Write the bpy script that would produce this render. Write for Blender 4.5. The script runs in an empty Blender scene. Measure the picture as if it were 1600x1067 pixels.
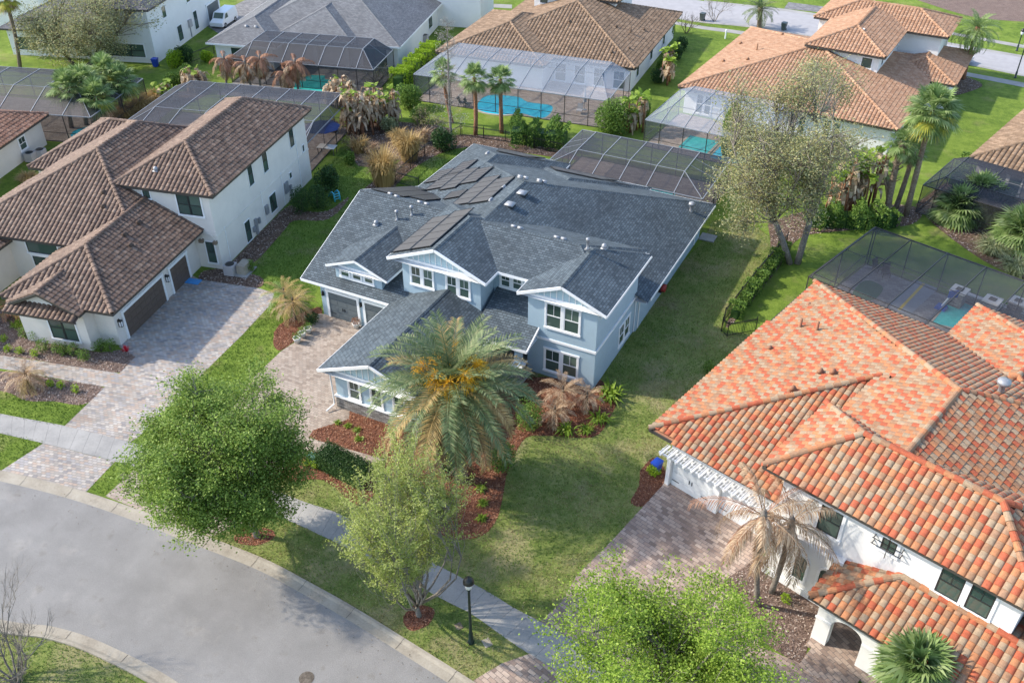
import bpy, math, random
import numpy as np
from mathutils import Vector, Matrix
random.seed(7); RNG = np.random.default_rng(11)
SC = bpy.context.scene; COL = SC.collection
rad = math.radians
# ---------------------------------------------------------------- camera, sky, sun, exposure
F, TH, AZ, CH = 1446.0, rad(35.9), rad(26.6), 38.3
cam = bpy.data.cameras.new('camera'); camo = bpy.data.objects.new('camera', cam); COL.objects.link(camo)
camo.location = (0, 0, CH); camo.rotation_euler = (rad(90) - TH, 0, AZ)
cam.sensor_width = 36.0; cam.lens = F / 1600 * 36; cam.clip_end = 2000; SC.camera = camo
SUN_AZ, SUN_EL = rad(15), rad(36)            # direction the light travels, and its height
LDIR = Vector((math.cos(SUN_AZ) * math.cos(SUN_EL), math.sin(SUN_AZ) * math.cos(SUN_EL), -math.sin(SUN_EL)))
W = bpy.data.worlds.new('World'); SC.world = W; W.use_nodes = True
wn = W.node_tree; sky = wn.nodes.new('ShaderNodeTexSky'); sky.sky_type = 'NISHITA'; sky.sun_disc = False
sky.sun_elevation = SUN_EL; sky.sun_rotation = math.atan2(-LDIR.x, -LDIR.y); sky.dust_density = 1.0
wn.links.new(sky.outputs[0], wn.nodes['Background'].inputs[0]); wn.nodes['Background'].inputs[1].default_value = 0.15
sl = bpy.data.lights.new('sun', 'SUN'); sl.energy = 2.5; sl.angle = rad(1.2); sl.color = (1.0, 0.91, 0.77)
so = bpy.data.objects.new('sun', sl); COL.objects.link(so); so.rotation_euler = LDIR.to_track_quat('-Z', 'Y').to_euler()
SC.view_settings.view_transform = 'Standard'; SC.view_settings.look = 'None'; SC.view_settings.exposure = 1.33

# ---------------------------------------------------------------- measuring: where a sight line meets a height
_fw = np.array([-math.sin(AZ) * math.cos(TH), math.cos(AZ) * math.cos(TH), -math.sin(TH)])
_rt = np.array([math.cos(AZ), math.sin(AZ), 0.0]); _up = np.cross(_rt, _fw); _C = np.array([0, 0, CH])
def P(px, py, z=0.0):
    d = _fw * F + _rt * (px - 800) - _up * (py - 533.5)
    return _C + d * ((z - CH) / d[2])
def J(p):
    v = np.array(p) - _C; k = v @ _fw; return 800 + F * (v @ _rt) / k, 533.5 - F * (v @ _up) / k
def height(x, y, py):
    zs = np.arange(0, 26, .04); return float(zs[np.argmin([abs(J((x, y, z))[1] - py) for z in zs])])
def onslope(px, py, zf):
    z = 5.0
    for _ in range(50):
        q = P(px, py, z); z = .5 * z + .5 * zf(q[0], q[1])
    return P(px, py, z)

# ---------------------------------------------------------------- materials
def newmat(name):
    m = bpy.data.materials.new(name); m.use_nodes = True
    return m, m.node_tree, m.node_tree.nodes['Principled BSDF']
def ramp(nt, stops, const=False):
    r = nt.nodes.new('ShaderNodeValToRGB'); cr = r.color_ramp
    if const: cr.interpolation = 'CONSTANT'
    while len(cr.elements) < len(stops): cr.elements.new(.5)
    for e, (p, c) in zip(cr.elements, stops): e.position = p; e.color = (*c, 1)
    return r
def texco(nt, kind='Object'):
    t = nt.nodes.new('ShaderNodeTexCoord'); return t.outputs[kind]
def noise(nt, co, scale, detail=4, rough=.6):
    n = nt.nodes.new('ShaderNodeTexNoise'); n.inputs['Scale'].default_value = scale
    n.inputs['Detail'].default_value = detail; n.inputs['Roughness'].default_value = rough
    nt.links.new(co, n.inputs['Vector']); return n.outputs['Fac']
def mix(nt, fac, a, b, mode='MIX'):
    n = nt.nodes.new('ShaderNodeMix'); n.data_type = 'RGBA'; n.blend_type = mode
    for i, v in ((0, fac), (6, a), (7, b)):
        if isinstance(v, bpy.types.NodeSocket): nt.links.new(v, n.inputs[i])
        elif i == 0: n.inputs[0].default_value = v
        else: n.inputs[i].default_value = (*v, 1)
    return n.outputs[2]
def bump(nt, bs, h, strength, dist=.05):
    b = nt.nodes.new('ShaderNodeBump'); b.inputs['Strength'].default_value = strength; b.inputs['Distance'].default_value = dist
    nt.links.new(h, b.inputs['Height']); nt.links.new(b.outputs[0], bs.inputs['Normal'])
def plain(name, c, rough=.6, metal=0.0, var=.12, scale=3.0, spec=None, co='Object'):
    m, nt, b = newmat(name)
    b.inputs['Roughness'].default_value = rough; b.inputs['Metallic'].default_value = metal
    if spec is not None: b.inputs['Specular IOR Level'].default_value = spec
    if var:
        n = noise(nt, texco(nt, co), scale, 5, .65)
        r = ramp(nt, [(.3, tuple(x * (1 - var) for x in c)), (.7, tuple(min(1, x * (1 + var)) for x in c))])
        nt.links.new(n, r.inputs[0]); nt.links.new(r.outputs[0], b.inputs['Base Color'])
    else: b.inputs['Base Color'].default_value = (*c, 1)
    return m
def stucco(name, c, dirt=.10):
    m, nt, b = newmat(name); co = texco(nt); b.inputs['Roughness'].default_value = .85
    n = noise(nt, co, .8, 6, .7); r = ramp(nt, [(.25, tuple(x * (1 - dirt) for x in c)), (.6, c)])
    nt.links.new(n, r.inputs[0]); nt.links.new(r.outputs[0], b.inputs['Base Color'])
    bump(nt, b, noise(nt, co, 45, 3), .35, .02); return m
def speckle(name, stops, s1, s2, bs=.4, rough=.9, amt=.5):
    m, nt, b = newmat(name); co = texco(nt); b.inputs['Roughness'].default_value = rough
    a = noise(nt, co, s1, 6, .62); c = noise(nt, co, s2, 3, .7)
    mm = nt.nodes.new('ShaderNodeMath'); mm.operation = 'MULTIPLY_ADD'; mm.inputs[1].default_value = amt
    nt.links.new(c, mm.inputs[0]); s = nt.nodes.new('ShaderNodeMath'); s.operation = 'MULTIPLY'; s.inputs[1].default_value = 1 - amt
    nt.links.new(a, s.inputs[0]); nt.links.new(s.outputs[0], mm.inputs[2])
    r = ramp(nt, stops); nt.links.new(mm.outputs[0], r.inputs[0]); nt.links.new(r.outputs[0], b.inputs['Base Color'])
    if bs: bump(nt, b, c, bs, .05)
    return m
def island(name, stops, rough=.6, const=False, transl=0.0, spec=.3, dirt=0.0, tint=False):
    m, nt, b = newmat(name); g = nt.nodes.new('ShaderNodeNewGeometry')
    r = ramp(nt, stops, const)
    if tint: at_ = nt.nodes.new('ShaderNodeAttribute'); at_.attribute_name = 'tint'; nt.links.new(at_.outputs['Fac'], r.inputs[0])
    else: nt.links.new(g.outputs['Random Per Island'], r.inputs[0])
    col = r.outputs[0]
    if dirt:
        n = noise(nt, texco(nt), .9, 5, .65); rr = ramp(nt, [(.35, (1 - dirt,) * 3), (.62, (1, 1, 1))]); nt.links.new(n, rr.inputs[0])
        n2 = noise(nt, texco(nt), 9, 3, .6); r2 = ramp(nt, [(.3, (.8, .8, .8)), (.7, (1.12, 1.12, 1.12))]); nt.links.new(n2, r2.inputs[0])
        col = mix(nt, 1.0, mix(nt, 1.0, col, rr.outputs[0], 'MULTIPLY'), r2.outputs[0], 'MULTIPLY')
    nt.links.new(col, b.inputs['Base Color'])
    b.inputs['Roughness'].default_value = rough; b.inputs['Specular IOR Level'].default_value = spec
    if transl:
        t = nt.nodes.new('ShaderNodeBsdfTranslucent'); nt.links.new(col, t.inputs[0])
        mx = nt.nodes.new('ShaderNodeMixShader'); mx.inputs[0].default_value = transl
        nt.links.new(b.outputs[0], mx.inputs[1]); nt.links.new(t.outputs[0], mx.inputs[2])
        nt.links.new(mx.outputs[0], nt.nodes['Material Output'].inputs[0])
    return m
def bricks(name, stops, bw, bh, mortar, mcol, rot=0.0, uv=False, rough=.8, bs=.5, dirt=.15, off=.5, var=None):
    m, nt, b = newmat(name); b.inputs['Roughness'].default_value = rough
    mp = nt.nodes.new('ShaderNodeMapping'); mp.inputs['Rotation'].default_value = (0, 0, rot)
    base = texco(nt, 'UV' if uv else 'Object'); nt.links.new(base, mp.inputs[0])
    t = nt.nodes.new('ShaderNodeTexBrick'); t.offset = off; nt.links.new(mp.outputs[0], t.inputs['Vector'])
    t.inputs['Color1'].default_value = (0, 0, 0, 1); t.inputs['Color2'].default_value = (1, 1, 1, 1); t.inputs['Mortar'].default_value = (.5, .5, .5, 1)
    t.inputs['Scale'].default_value = 1; t.inputs['Brick Width'].default_value = bw; t.inputs['Row Height'].default_value = bh
    t.inputs['Mortar Size'].default_value = mortar; t.inputs['Mortar Smooth'].default_value = .2; t.inputs['Bias'].default_value = 0
    r = ramp(nt, stops); nt.links.new(t.outputs['Color'], r.inputs[0])
    n = noise(nt, base, .35, 5, .65); rr = ramp(nt, [(.3, (1 - dirt,) * 3), (.65, (1.05,) * 3)]); nt.links.new(n, rr.inputs[0])
    n2 = noise(nt, base, 14, 3, .7); r2 = ramp(nt, [(.3, (.85,) * 3), (.7, (1.12,) * 3)]); nt.links.new(n2, r2.inputs[0])
    c = mix(nt, 1.0, mix(nt, 1.0, r.outputs[0], rr.outputs[0], 'MULTIPLY'), r2.outputs[0], 'MULTIPLY')
    c = mix(nt, t.outputs['Fac'], c, mcol); nt.links.new(c, b.inputs['Base Color'])
    if bs:
        inv = nt.nodes.new('ShaderNodeMath'); inv.operation = 'SUBTRACT'; inv.inputs[0].default_value = 1.0; nt.links.new(t.outputs['Fac'], inv.inputs[1])
        ad = nt.nodes.new('ShaderNodeMath'); ad.operation = 'MULTIPLY_ADD'; ad.inputs[1].default_value = .35
        nt.links.new(t.outputs['Color'], ad.inputs[0]); nt.links.new(inv.outputs[0], ad.inputs[2]); bump(nt, b, ad.outputs[0], bs, .05)
    return m
def screen(name, c, op):
    m, nt, b = newmat(name); b.inputs['Base Color'].default_value = (*c, 1); b.inputs['Roughness'].default_value = .6
    t = nt.nodes.new('ShaderNodeBsdfTransparent'); mx = nt.nodes.new('ShaderNodeMixShader')
    n = noise(nt, texco(nt), .5, 3); mr = nt.nodes.new('ShaderNodeMapRange'); mr.inputs[3].default_value = op - .05; mr.inputs[4].default_value = op + .05
    nt.links.new(n, mr.inputs[0]); nt.links.new(mr.outputs[0], mx.inputs[0])
    nt.links.new(t.outputs[0], mx.inputs[1]); nt.links.new(b.outputs[0], mx.inputs[2])
    nt.links.new(mx.outputs[0], nt.nodes['Material Output'].inputs[0]); return m
def water_mat(name, c1, c2):
    m, nt, b = newmat(name); co = texco(nt); n = noise(nt, co, 1.6, 4, .6)
    r = ramp(nt, [(.35, c1), (.65, c2)]); nt.links.new(n, r.inputs[0]); nt.links.new(r.outputs[0], b.inputs['Base Color'])
    b.inputs['Roughness'].default_value = .12; bump(nt, b, noise(nt, co, 5, 2), .15, .05); return m

def lawn_mat(name, lo, mid, hi, bare, bareamt):
    m, nt, b = newmat(name); co = texco(nt); b.inputs['Roughness'].default_value = .9; b.inputs['Specular IOR Level'].default_value = .15
    a = noise(nt, co, .35, 6, .62); f = noise(nt, co, 9, 6, .8); v = noise(nt, co, 1.6, 5, .7)
    mm = nt.nodes.new('ShaderNodeMath'); mm.operation = 'MULTIPLY_ADD'; mm.inputs[1].default_value = .35; nt.links.new(f, mm.inputs[0])
    s = nt.nodes.new('ShaderNodeMath'); s.operation = 'MULTIPLY_ADD'; s.inputs[1].default_value = .3; nt.links.new(v, s.inputs[0])
    s2 = nt.nodes.new('ShaderNodeMath'); s2.operation = 'MULTIPLY'; s2.inputs[1].default_value = .35; nt.links.new(a, s2.inputs[0])
    nt.links.new(s2.outputs[0], s.inputs[2]); nt.links.new(s.outputs[0], mm.inputs[2])
    r = ramp(nt, [(.40, lo), (.5, mid), (.60, hi)]); nt.links.new(mm.outputs[0], r.inputs[0])
    n = noise(nt, co, .28, 7, .68); rr = ramp(nt, [(.5 + bareamt, (0, 0, 0)), (.62 + bareamt, (1, 1, 1))]); nt.links.new(n, rr.inputs[0])
    k = nt.nodes.new('ShaderNodeMath'); k.operation = 'MULTIPLY'; nt.links.new(rr.outputs[0], k.inputs[0]); nt.links.new(f, k.inputs[1])
    c = mix(nt, k.outputs[0], r.outputs[0], bare); nt.links.new(c, b.inputs['Base Color']); bump(nt, b, f, .9, .08); return m

TILE = {
 'red': island('barrel_tile_red', [(0, (.40, .105, .052)), (.19, (.36, .115, .058)), (.22, (.42, .185, .088)), (.44, (.37, .16, .078)), (.47, (.345, .25, .165)), (.69, (.36, .27, .185)), (.72, (.31, .178, .105)), (.9, (.33, .195, .12))], .8, True, dirt=.12, tint=True),
 'brown': island('barrel_tile_brown', [(0, (.165, .105, .078)), (.5, (.20, .133, .098)), (.85, (.235, .16, .12)), (1, (.30, .215, .16))], .7, tint=True, dirt=.35),
 'tan': island('barrel_tile_tan', [(0, (.22, .145, .09)), (.5, (.27, .18, .115)), (1, (.34, .235, .155))], .75, tint=True, dirt=.3),
 'orange': island('barrel_tile_orange', [(0, (.37, .205, .12)), (.5, (.42, .245, .15)), (1, (.47, .295, .19))], .75, tint=True, dirt=.2),
 'rust': island('barrel_tile_rust', [(0, (.26, .13, .085)), (.5, (.32, .17, .11)), (1, (.36, .21, .145))], .75, tint=True, dirt=.3),
}
UNDER = {k: plain('underlay_' + k, c, .9) for k, c in dict(red=(.30, .14, .08), brown=(.09, .06, .045), tan=(.13, .085, .055), orange=(.3, .16, .09), rust=(.17, .09, .06)).items()}
SH_BLUE = bricks('slate_blue_shingle', [(0, (.052, .074, .092)), (.5, (.08, .108, .13)), (1, (.112, .144, .168))], .33, .19, .016, (.026, .033, .04), uv=True, bs=1.0, dirt=.4, rough=.85)
SH_GREY = bricks('grey_shingle', [(0, (.13, .135, .145)), (.5, (.17, .175, .185)), (1, (.215, .22, .23))], .32, .17, .012, (.09, .09, .1), uv=True, bs=.8, dirt=.25, rough=.85)
SH_DARK = bricks('dark_grey_shingle', [(0, (.09, .09, .10)), (.5, (.12, .12, .13)), (1, (.15, .15, .16))], .32, .17, .012, (.06, .06, .07), uv=True, bs=.8, rough=.85)
WHITE = plain('white_trim', (.78, .79, .80), .5, var=.04)
BLUEWALL = stucco('blue_stucco', (.345, .455, .53), .10)
CREAM = stucco('cream_stucco', (.70, .66, .61), .10)
WHITEWALL = stucco('white_stucco', (.76, .755, .74), .08)
GREYWALL = stucco('grey_stucco', (.42, .40, .40), .1)
PALEBLUE = plain('pale_blue_siding', (.42, .56, .62), .55, var=.05)
GLASS = island('window_glass', [(0, (.018, .035, .033)), (.5, (.05, .085, .072)), (1, (.13, .185, .15))], .05, spec=.8)
DARKFRAME = plain('dark_bronze_frame', (.025, .03, .03), .4, var=0)
STONE = bricks('ledge_stone', [(0, (.16, .15, .14)), (.4, (.27, .255, .24)), (.75, (.36, .34, .32)), (1, (.46, .44, .42))], .34, .10, .012, (.10, .095, .09), uv=True, bs=1.0)
DOORGREY = plain('grey_garage_door', (.115, .135, .145), .5, var=.05)
DOORBROWN = plain('taupe_garage_door', (.115, .085, .068), .5, var=.05)
METAL = plain('galvanised_metal', (.30, .31, .33), .45, .3, var=.15)
BLACK = plain('black_paint', (.012, .013, .014), .4, var=0)
DKGREEN = plain('dark_green_lamp_paint', (.008, .022, .024), .35, var=0)
SOLAR = plain('solar_collector', (.062, .052, .048), .45, var=.12, scale=1.5)
BRONZE = plain('bronze_cage_frame', (.045, .042, .04), .4, var=0)
SILVER = plain('pale_cage_frame', (.26, .275, .30), .5, .2, var=0)
SCR_DARK = screen('dark_insect_screen', (.034, .033, .040), .70)
SCR_MID = screen('thin_dark_screen', (.06, .06, .072), .42)
SCR_DARKS = screen('dark_side_screen', (.05, .05, .055), .34)
SCR_SKYS = screen('sky_sheen_side_screen', (.16, .17, .19), .24)  # fainter sky reflection painted into the side mesh colour
SCR_SKY = screen('sky_sheen_screen', (.36, .40, .46), .40)  # bluish sky reflection painted into the mesh colour
GUTTER = plain('dark_gutter', (.06, .055, .05), .5, var=0)
CONC = speckle('concrete', [(.3, (.20, .195, .19)), (.5, (.30, .29, .275)), (.7, (.37, .355, .335))], .5, 12, .15, amt=.3)
KERBM = speckle('kerb_concrete', [(.3, (.20, .17, .13)), (.5, (.31, .275, .22)), (.7, (.385, .35, .29))], .7, 9, .15, amt=.35)
ASPH = speckle('asphalt', [(.3, (.15, .144, .137)), (.5, (.215, .207, .198)), (.68, (.285, .276, .265))], .5, 24, .4, amt=.6)
MULCH = speckle('red_brown_mulch', [(.36, (.045, .016, .009)), (.5, (.17, .062, .034)), (.6, (.27, .115, .065)), (.68, (.40, .23, .15))], 1.0, 30, .9, amt=.8)
MULCHB = speckle('grey_brown_mulch', [(.36, (.05, .03, .025)), (.5, (.17, .11, .085)), (.62, (.30, .22, .18)), (.7, (.42, .35, .3))], 1.0, 26, .9, amt=.8)
MULCHD = speckle('dark_leaf_litter', [(.36, (.03, .018, .012)), (.5, (.11, .065, .04)), (.62, (.22, .145, .095))], .8, 16, .9, amt=.7)
LAWN = lawn_mat('lush_lawn', (.07, .12, .017), (.138, .205, .028), (.215, .285, .05), (.26, .23, .1), .04)
LAWN2 = lawn_mat('front_lawn', (.095, .135, .03), (.185, .225, .06), (.29, .29, .11), (.36, .29, .175), .0)
LAWN3 = lawn_mat('side_lawn', (.065, .118, .018), (.12, .19, .03), (.18, .25, .055), (.24, .21, .11), .03)
PAV_B = bricks('mixed_pale_pavers', [(0, (.25, .23, .225)), (.2, (.37, .33, .285)), (.4, (.41, .31, .245)), (.6, (.47, .42, .365)), (.8, (.32, .305, .305)), (1, (.52, .465, .40))], .30, .19, .012, (.15, .14, .135), rot=rad(-12), bs=.4, dirt=.3)
PAV_A = bricks('sand_pavers', [(0, (.26, .20, .155)), (.4, (.36, .285, .225)), (.7, (.42, .345, .28)), (1, (.32, .26, .21))], .30, .20, .010, (.17, .145, .125), bs=.3, dirt=.2)
PAV_C = bricks('rose_brown_pavers', [(0, (.215, .155, .125)), (.3, (.34, .245, .195)), (.6, (.42, .315, .25)), (.85, (.48, .375, .305)), (1, (.28, .21, .175))], .42, .23, .014, (.16, .13, .115), rot=rad(17), bs=.35, dirt=.3)
PAV_DECK = bricks('pool_deck_pavers', [(0, (.26, .20, .165)), (.5, (.34, .27, .22)), (1, (.40, .33, .28))], .4, .25, .012, (.16, .13, .11), rot=rad(-8), bs=.2)
PAV_GREY = bricks('grey_pavers', [(0, (.14, .135, .14)), (.5, (.20, .19, .19)), (1, (.27, .26, .255))], .4, .25, .012, (.09, .09, .09), rot=rad(-14), bs=.2)
POOLW = water_mat('pool_water', (.012, .34, .50), (.03, .48, .62))
POOLG = water_mat('green_pool_water', (.03, .40, .38), (.07, .52, .48))
BARK = speckle('grey_bark', [(.35, (.10, .085, .07)), (.5, (.20, .175, .15)), (.65, (.30, .27, .235))], 1.5, 8, .8, amt=.6)
BARKD = speckle('dark_bark', [(.35, (.05, .04, .03)), (.5, (.11, .09, .07)), (.65, (.17, .145, .12))], 1.5, 8, .8, amt=.6)
PALMB = speckle('palm_trunk', [(.35, (.09, .065, .045)), (.5, (.2, .15, .105)), (.65, (.31, .25, .185))], 1.2, 7, .9, amt=.65)
RUSTB = speckle('rust_palm_trunk', [(.35, (.12, .05, .025)), (.5, (.26, .12, .06)), (.65, (.36, .21, .13))], 1.2, 9, .9, amt=.65)
def leafm(name, cols, tr=.38):
    cols = [tuple(min(.8, x * 1.3) for x in c) for c in cols]
    return island(name, [(i / (len(cols) - 1), c) for i, c in enumerate(cols)], .55, transl=tr, spec=.25)
L_GREEN = leafm('leaf_green', [(.065, .115, .018), (.12, .19, .03), (.185, .265, .05), (.26, .35, .085)], .42)
L_LIME = leafm('leaf_lime', [(.15, .19, .035), (.22, .27, .06), (.30, .34, .095), (.37, .39, .15)], .45)
L_BRIGHT = leafm('leaf_bright', [(.09, .155, .014), (.155, .24, .025), (.225, .32, .042), (.31, .39, .08)], .42)
L_OAK = leafm('leaf_oak', [(.13, .155, .07), (.19, .215, .10), (.25, .275, .145), (.32, .335, .2)])
L_OAKY = leafm('leaf_oak_yellow', [(.16, .15, .06), (.24, .225, .085), (.32, .295, .13), (.38, .35, .2)])
L_DARK = leafm('leaf_dark', [(.012, .035, .01), (.022, .055, .014), (.035, .08, .02), (.06, .11, .03)], .2)
L_SHRUB = leafm('leaf_shrub', [(.045, .095, .016), (.085, .155, .026), (.135, .22, .04), (.20, .29, .065)])
L_YELLOW = leafm('leaf_yellow_green', [(.14, .22, .012), (.22, .33, .02), (.30, .42, .03)])
L_DEAD = leafm('leaf_dead', [(.17, .10, .055), (.26, .17, .10), (.35, .25, .16), (.42, .33, .23)], .25)
L_RUST = leafm('leaf_rust', [(.17, .08, .045), (.26, .13, .075), (.34, .19, .12)], .25)
L_STRAW = leafm('leaf_straw', [(.24, .16, .06), (.33, .23, .09), (.42, .31, .14)], .3)
L_DATE = leafm('frond_date', [(.06, .095, .038), (.10, .145, .06), (.155, .195, .088), (.22, .235, .12)], .3)
L_SABAL = leafm('frond_sabal', [(.075, .125, .035), (.13, .195, .06), (.20, .275, .10), (.28, .34, .16)], .35)
L_SABALY = leafm('frond_sabal_yellow', [(.12, .16, .03), (.24, .25, .035), (.36, .32, .05)], .25)
L_GREYTWIG = leafm('twig_grey', [(.20, .18, .16), (.30, .28, .255), (.38, .36, .33)], .1)
L_BANANA = leafm('leaf_dry_banana', [(.20, .135, .08), (.30, .22, .14), (.40, .31, .21), (.50, .41, .30)], .3)
L_DATEOLD = leafm('frond_date_old', [(.15, .14, .085), (.21, .19, .12), (.27, .235, .155), (.33, .29, .2)], .3)
FRUIT = leafm('date_fruit', [(.55, .27, .012), (.62, .36, .02), (.62, .42, .045)], .3)
BINBLUE = plain('blue_bin_plastic', (.008, .05, .36), .4, var=0)
BINGREY = plain('grey_bin_plastic', (.05, .065, .07), .45, var=0)
TURQ = plain('turquoise_plastic', (.05, .38, .50), .4, var=0)
NAVY = plain('navy_canvas', (.012, .03, .12), .8, var=.1)
REDLEAF = leafm('leaf_red', [(.35, .012, .02), (.52, .02, .04), (.6, .05, .07)], .3)
CARGREY = plain('silver_car_paint', (.38, .42, .47), .25, .4, var=0)
RUBBER = plain('tyre_rubber', (.015, .015, .015), .8, var=0)
POTM = plain('pale_planter', (.55, .53, .5), .7, var=.1)
REDHOSE = plain('red_hose', (.30, .03, .025), .5, var=0)
GREENTURF = plain('putting_green_turf', (.015, .085, .04), .95, var=.15, scale=8)
YELLOWP = plain('yellow_paint', (.55, .38, .03), .6, var=0)
PURPLEG = plain('blue_grey_court', (.20, .22, .25), .7, var=.1)
HOOPBLUE = plain('royal_blue_plastic', (.008, .07, .36), .4, var=0)
LAMPGLASS = plain('frosted_lamp_glass', (.7, .72, .75), .3, var=0)
LIGHTSRF = plain('pale_van_paint', (.8, .81, .83), .3, var=0)

# ---------------------------------------------------------------- mesh building
class MB:
    def __init__(s): s.v = []; s.n = 0; s.f = []; s.mi = []; s.mats = []; s.uv = {}; s.tint = {}
    def m(s, mat):
        if mat not in s.mats: s.mats.append(mat)
        return s.mats.index(mat)
    def add(s, V, faces, mat, uv=None):
        o = s.n; V = np.asarray(V, float).reshape(-1, 3); s.v.append(V); s.n += len(V); k = s.m(mat)
        for i, f in enumerate(faces):
            if uv is not None: s.uv[len(s.f)] = uv[i]
            s.f.append(tuple(o + j for j in f)); s.mi.append(k)
        return s
    def many(s, V, tmpl, mat, tint=None):          # V (k, nv, 3): k copies of the face template
        k, nv = V.shape[:2]; o = s.n; s.v.append(V.reshape(-1, 3)); s.n += k * nv; mi = s.m(mat)
        for f in tmpl:
            if tint is not None:
                for q_ in range(k): s.tint[len(s.f) + q_] = tint[q_]
            A = (np.arange(k)[:, None] * nv + np.array(f)[None] + o).tolist(); s.f += [tuple(a) for a in A]; s.mi += [mi] * k
        return s
    def box(s, x0, x1, y0, y1, z0, z1, mat, taper=0.0):
        t = taper; V = [(x0, y0, z0), (x1, y0, z0), (x1, y1, z0), (x0, y1, z0), (x0 + t, y0 + t, z1), (x1 - t, y0 + t, z1), (x1 - t, y1 - t, z1), (x0 + t, y1 - t, z1)]
        return s.add(V, [(3, 2, 1, 0), (4, 5, 6, 7), (0, 1, 5, 4), (1, 2, 6, 5), (2, 3, 7, 6), (3, 0, 4, 7)], mat)
    def obox(s, o, a, b, c, mat):       # corner and three edge vectors
        o, a, b, c = (np.array(q, float) for q in (o, a, b, c))
        V = [o, o + a, o + a + b, o + b, o + c, o + a + c, o + a + b + c, o + b + c]
        return s.add(V, [(3, 2, 1, 0), (4, 5, 6, 7), (0, 1, 5, 4), (1, 2, 6, 5), (2, 3, 7, 6), (3, 0, 4, 7)], mat)
    def bar(s, p, q, w, mat, h=None):
        p, q = np.array(p, float), np.array(q, float); d = q - p; L = np.linalg.norm(d)
        if L < 1e-6: return s
        d /= L; a = np.cross(d, (0, 0, 1)); a = np.array((1, 0, 0)) if np.linalg.norm(a) < 1e-3 else a / np.linalg.norm(a)
        b = np.cross(a, d); h = h or w
        return s.obox(p - a * w / 2 - b * h / 2, a * w, b * h, d * L, mat)
    def tube(s, pts, rs, mat, n=6, cap=True):
        pts = np.asarray(pts, float); k = len(pts); rs = np.broadcast_to(np.asarray(rs, float), (k,))
        T = np.gradient(pts, axis=0); T /= np.linalg.norm(T, axis=1)[:, None] + 1e-9
        ref = np.array((1, 0, 0.0)) if abs(T[0] @ np.array((0, 0, 1))) > .8 else np.array((0, 0, 1.0))
        A = np.cross(T, ref); A /= np.linalg.norm(A, axis=1)[:, None] + 1e-9; B = np.cross(T, A)
        an = np.arange(n) * 2 * math.pi / n
        V = pts[:, None] + rs[:, None, None] * (np.cos(an)[None, :, None] * A[:, None] + np.sin(an)[None, :, None] * B[:, None])
        fs = [(i * n + j, i * n + (j + 1) % n, (i + 1) * n + (j + 1) % n, (i + 1) * n + j) for i in range(k - 1) for j in range(n)]
        if cap: fs += [tuple(range((k - 1) * n, k * n)), tuple(range(n - 1, -1, -1))]
        return s.add(V.reshape(-1, 3), fs, mat)
    def lathe(s, prof, mat, c=(0, 0, 0), n=16):
        c = np.array(c, float); V = [(c[0] + r * math.cos(a), c[1] + r * math.sin(a), c[2] + z) for r, z in prof for a in [2 * math.pi * i / n for i in range(n)]]
        k = len(prof); fs = [(i * n + j, i * n + (j + 1) % n, (i + 1) * n + (j + 1) % n, (i + 1) * n + j) for i in range(k - 1) for j in range(n)]
        fs += [tuple(range((k - 1) * n, k * n)), tuple(range(n - 1, -1, -1))]
        return s.add(V, fs, mat)
    def build(s, name, parent=None, smooth=False, off=(0, 0, 0)):
        if not s.v: return None
        V = np.concatenate(s.v) - np.array(off, float); me = bpy.data.meshes.new(name); me.from_pydata(V.tolist(), [], s.f)
        for m in s.mats: me.materials.append(m)
        me.polygons.foreach_set('material_index', s.mi)
        if smooth: me.polygons.foreach_set('use_smooth', [True] * len(s.f))
        if s.tint:
            at_ = me.attributes.new('tint', 'FLOAT', 'FACE'); a_ = np.zeros(len(s.f), np.float32); a_[list(s.tint)] = list(s.tint.values()); at_.data.foreach_set('value', a_)
        if s.uv:
            L = me.uv_layers.new(name='UVMap')
            for i, uv in s.uv.items():
                for li, c in zip(me.polygons[i].loop_indices, uv): L.data[li].uv = c
        me.update(); o = bpy.data.objects.new(name, me); COL.objects.link(o)
        if parent: o.parent = parent
        return o
def soup(name, Q, mat, parent=None, extra=None, off=(0, 0, 0), loc=None):
    """leaf quads Q (n,4,3) as one mesh"""
    n = len(Q); me = bpy.data.meshes.new(name); V = (Q.reshape(-1, 3) - np.array(off)).astype(np.float32)
    me.vertices.add(n * 4); me.vertices.foreach_set('co', V.ravel()); me.loops.add(n * 4); me.loops.foreach_set('vertex_index', np.arange(n * 4, dtype=np.int32))
    me.polygons.add(n); me.polygons.foreach_set('loop_start', np.arange(0, n * 4, 4, dtype=np.int32)); me.polygons.foreach_set('loop_total', np.full(n, 4, dtype=np.int32))
    me.materials.append(mat); me.update(calc_edges=True); me.validate(); o = bpy.data.objects.new(name, me); COL.objects.link(o)
    if parent: o.parent = parent
    return o
def tag(o, label=None, cat=None, group=None, kind=None):
    for k, v in (('label', label), ('category', cat), ('group', group), ('kind', kind)):
        if v: o[k] = v
    return o
def empty(name, loc, rz, label, cat, group=None):
    o = bpy.data.objects.new(name, None); COL.objects.link(o); o.location = loc; o.rotation_euler = (0, 0, rz); o.empty_display_size = .3
    return tag(o, label, cat, group)
def copy_tree(o, parent=None):
    c = o.copy(); COL.objects.link(c)
    if parent: c.parent = parent
    for ch in list(o.children): copy_tree(ch, c)
    return c
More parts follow.
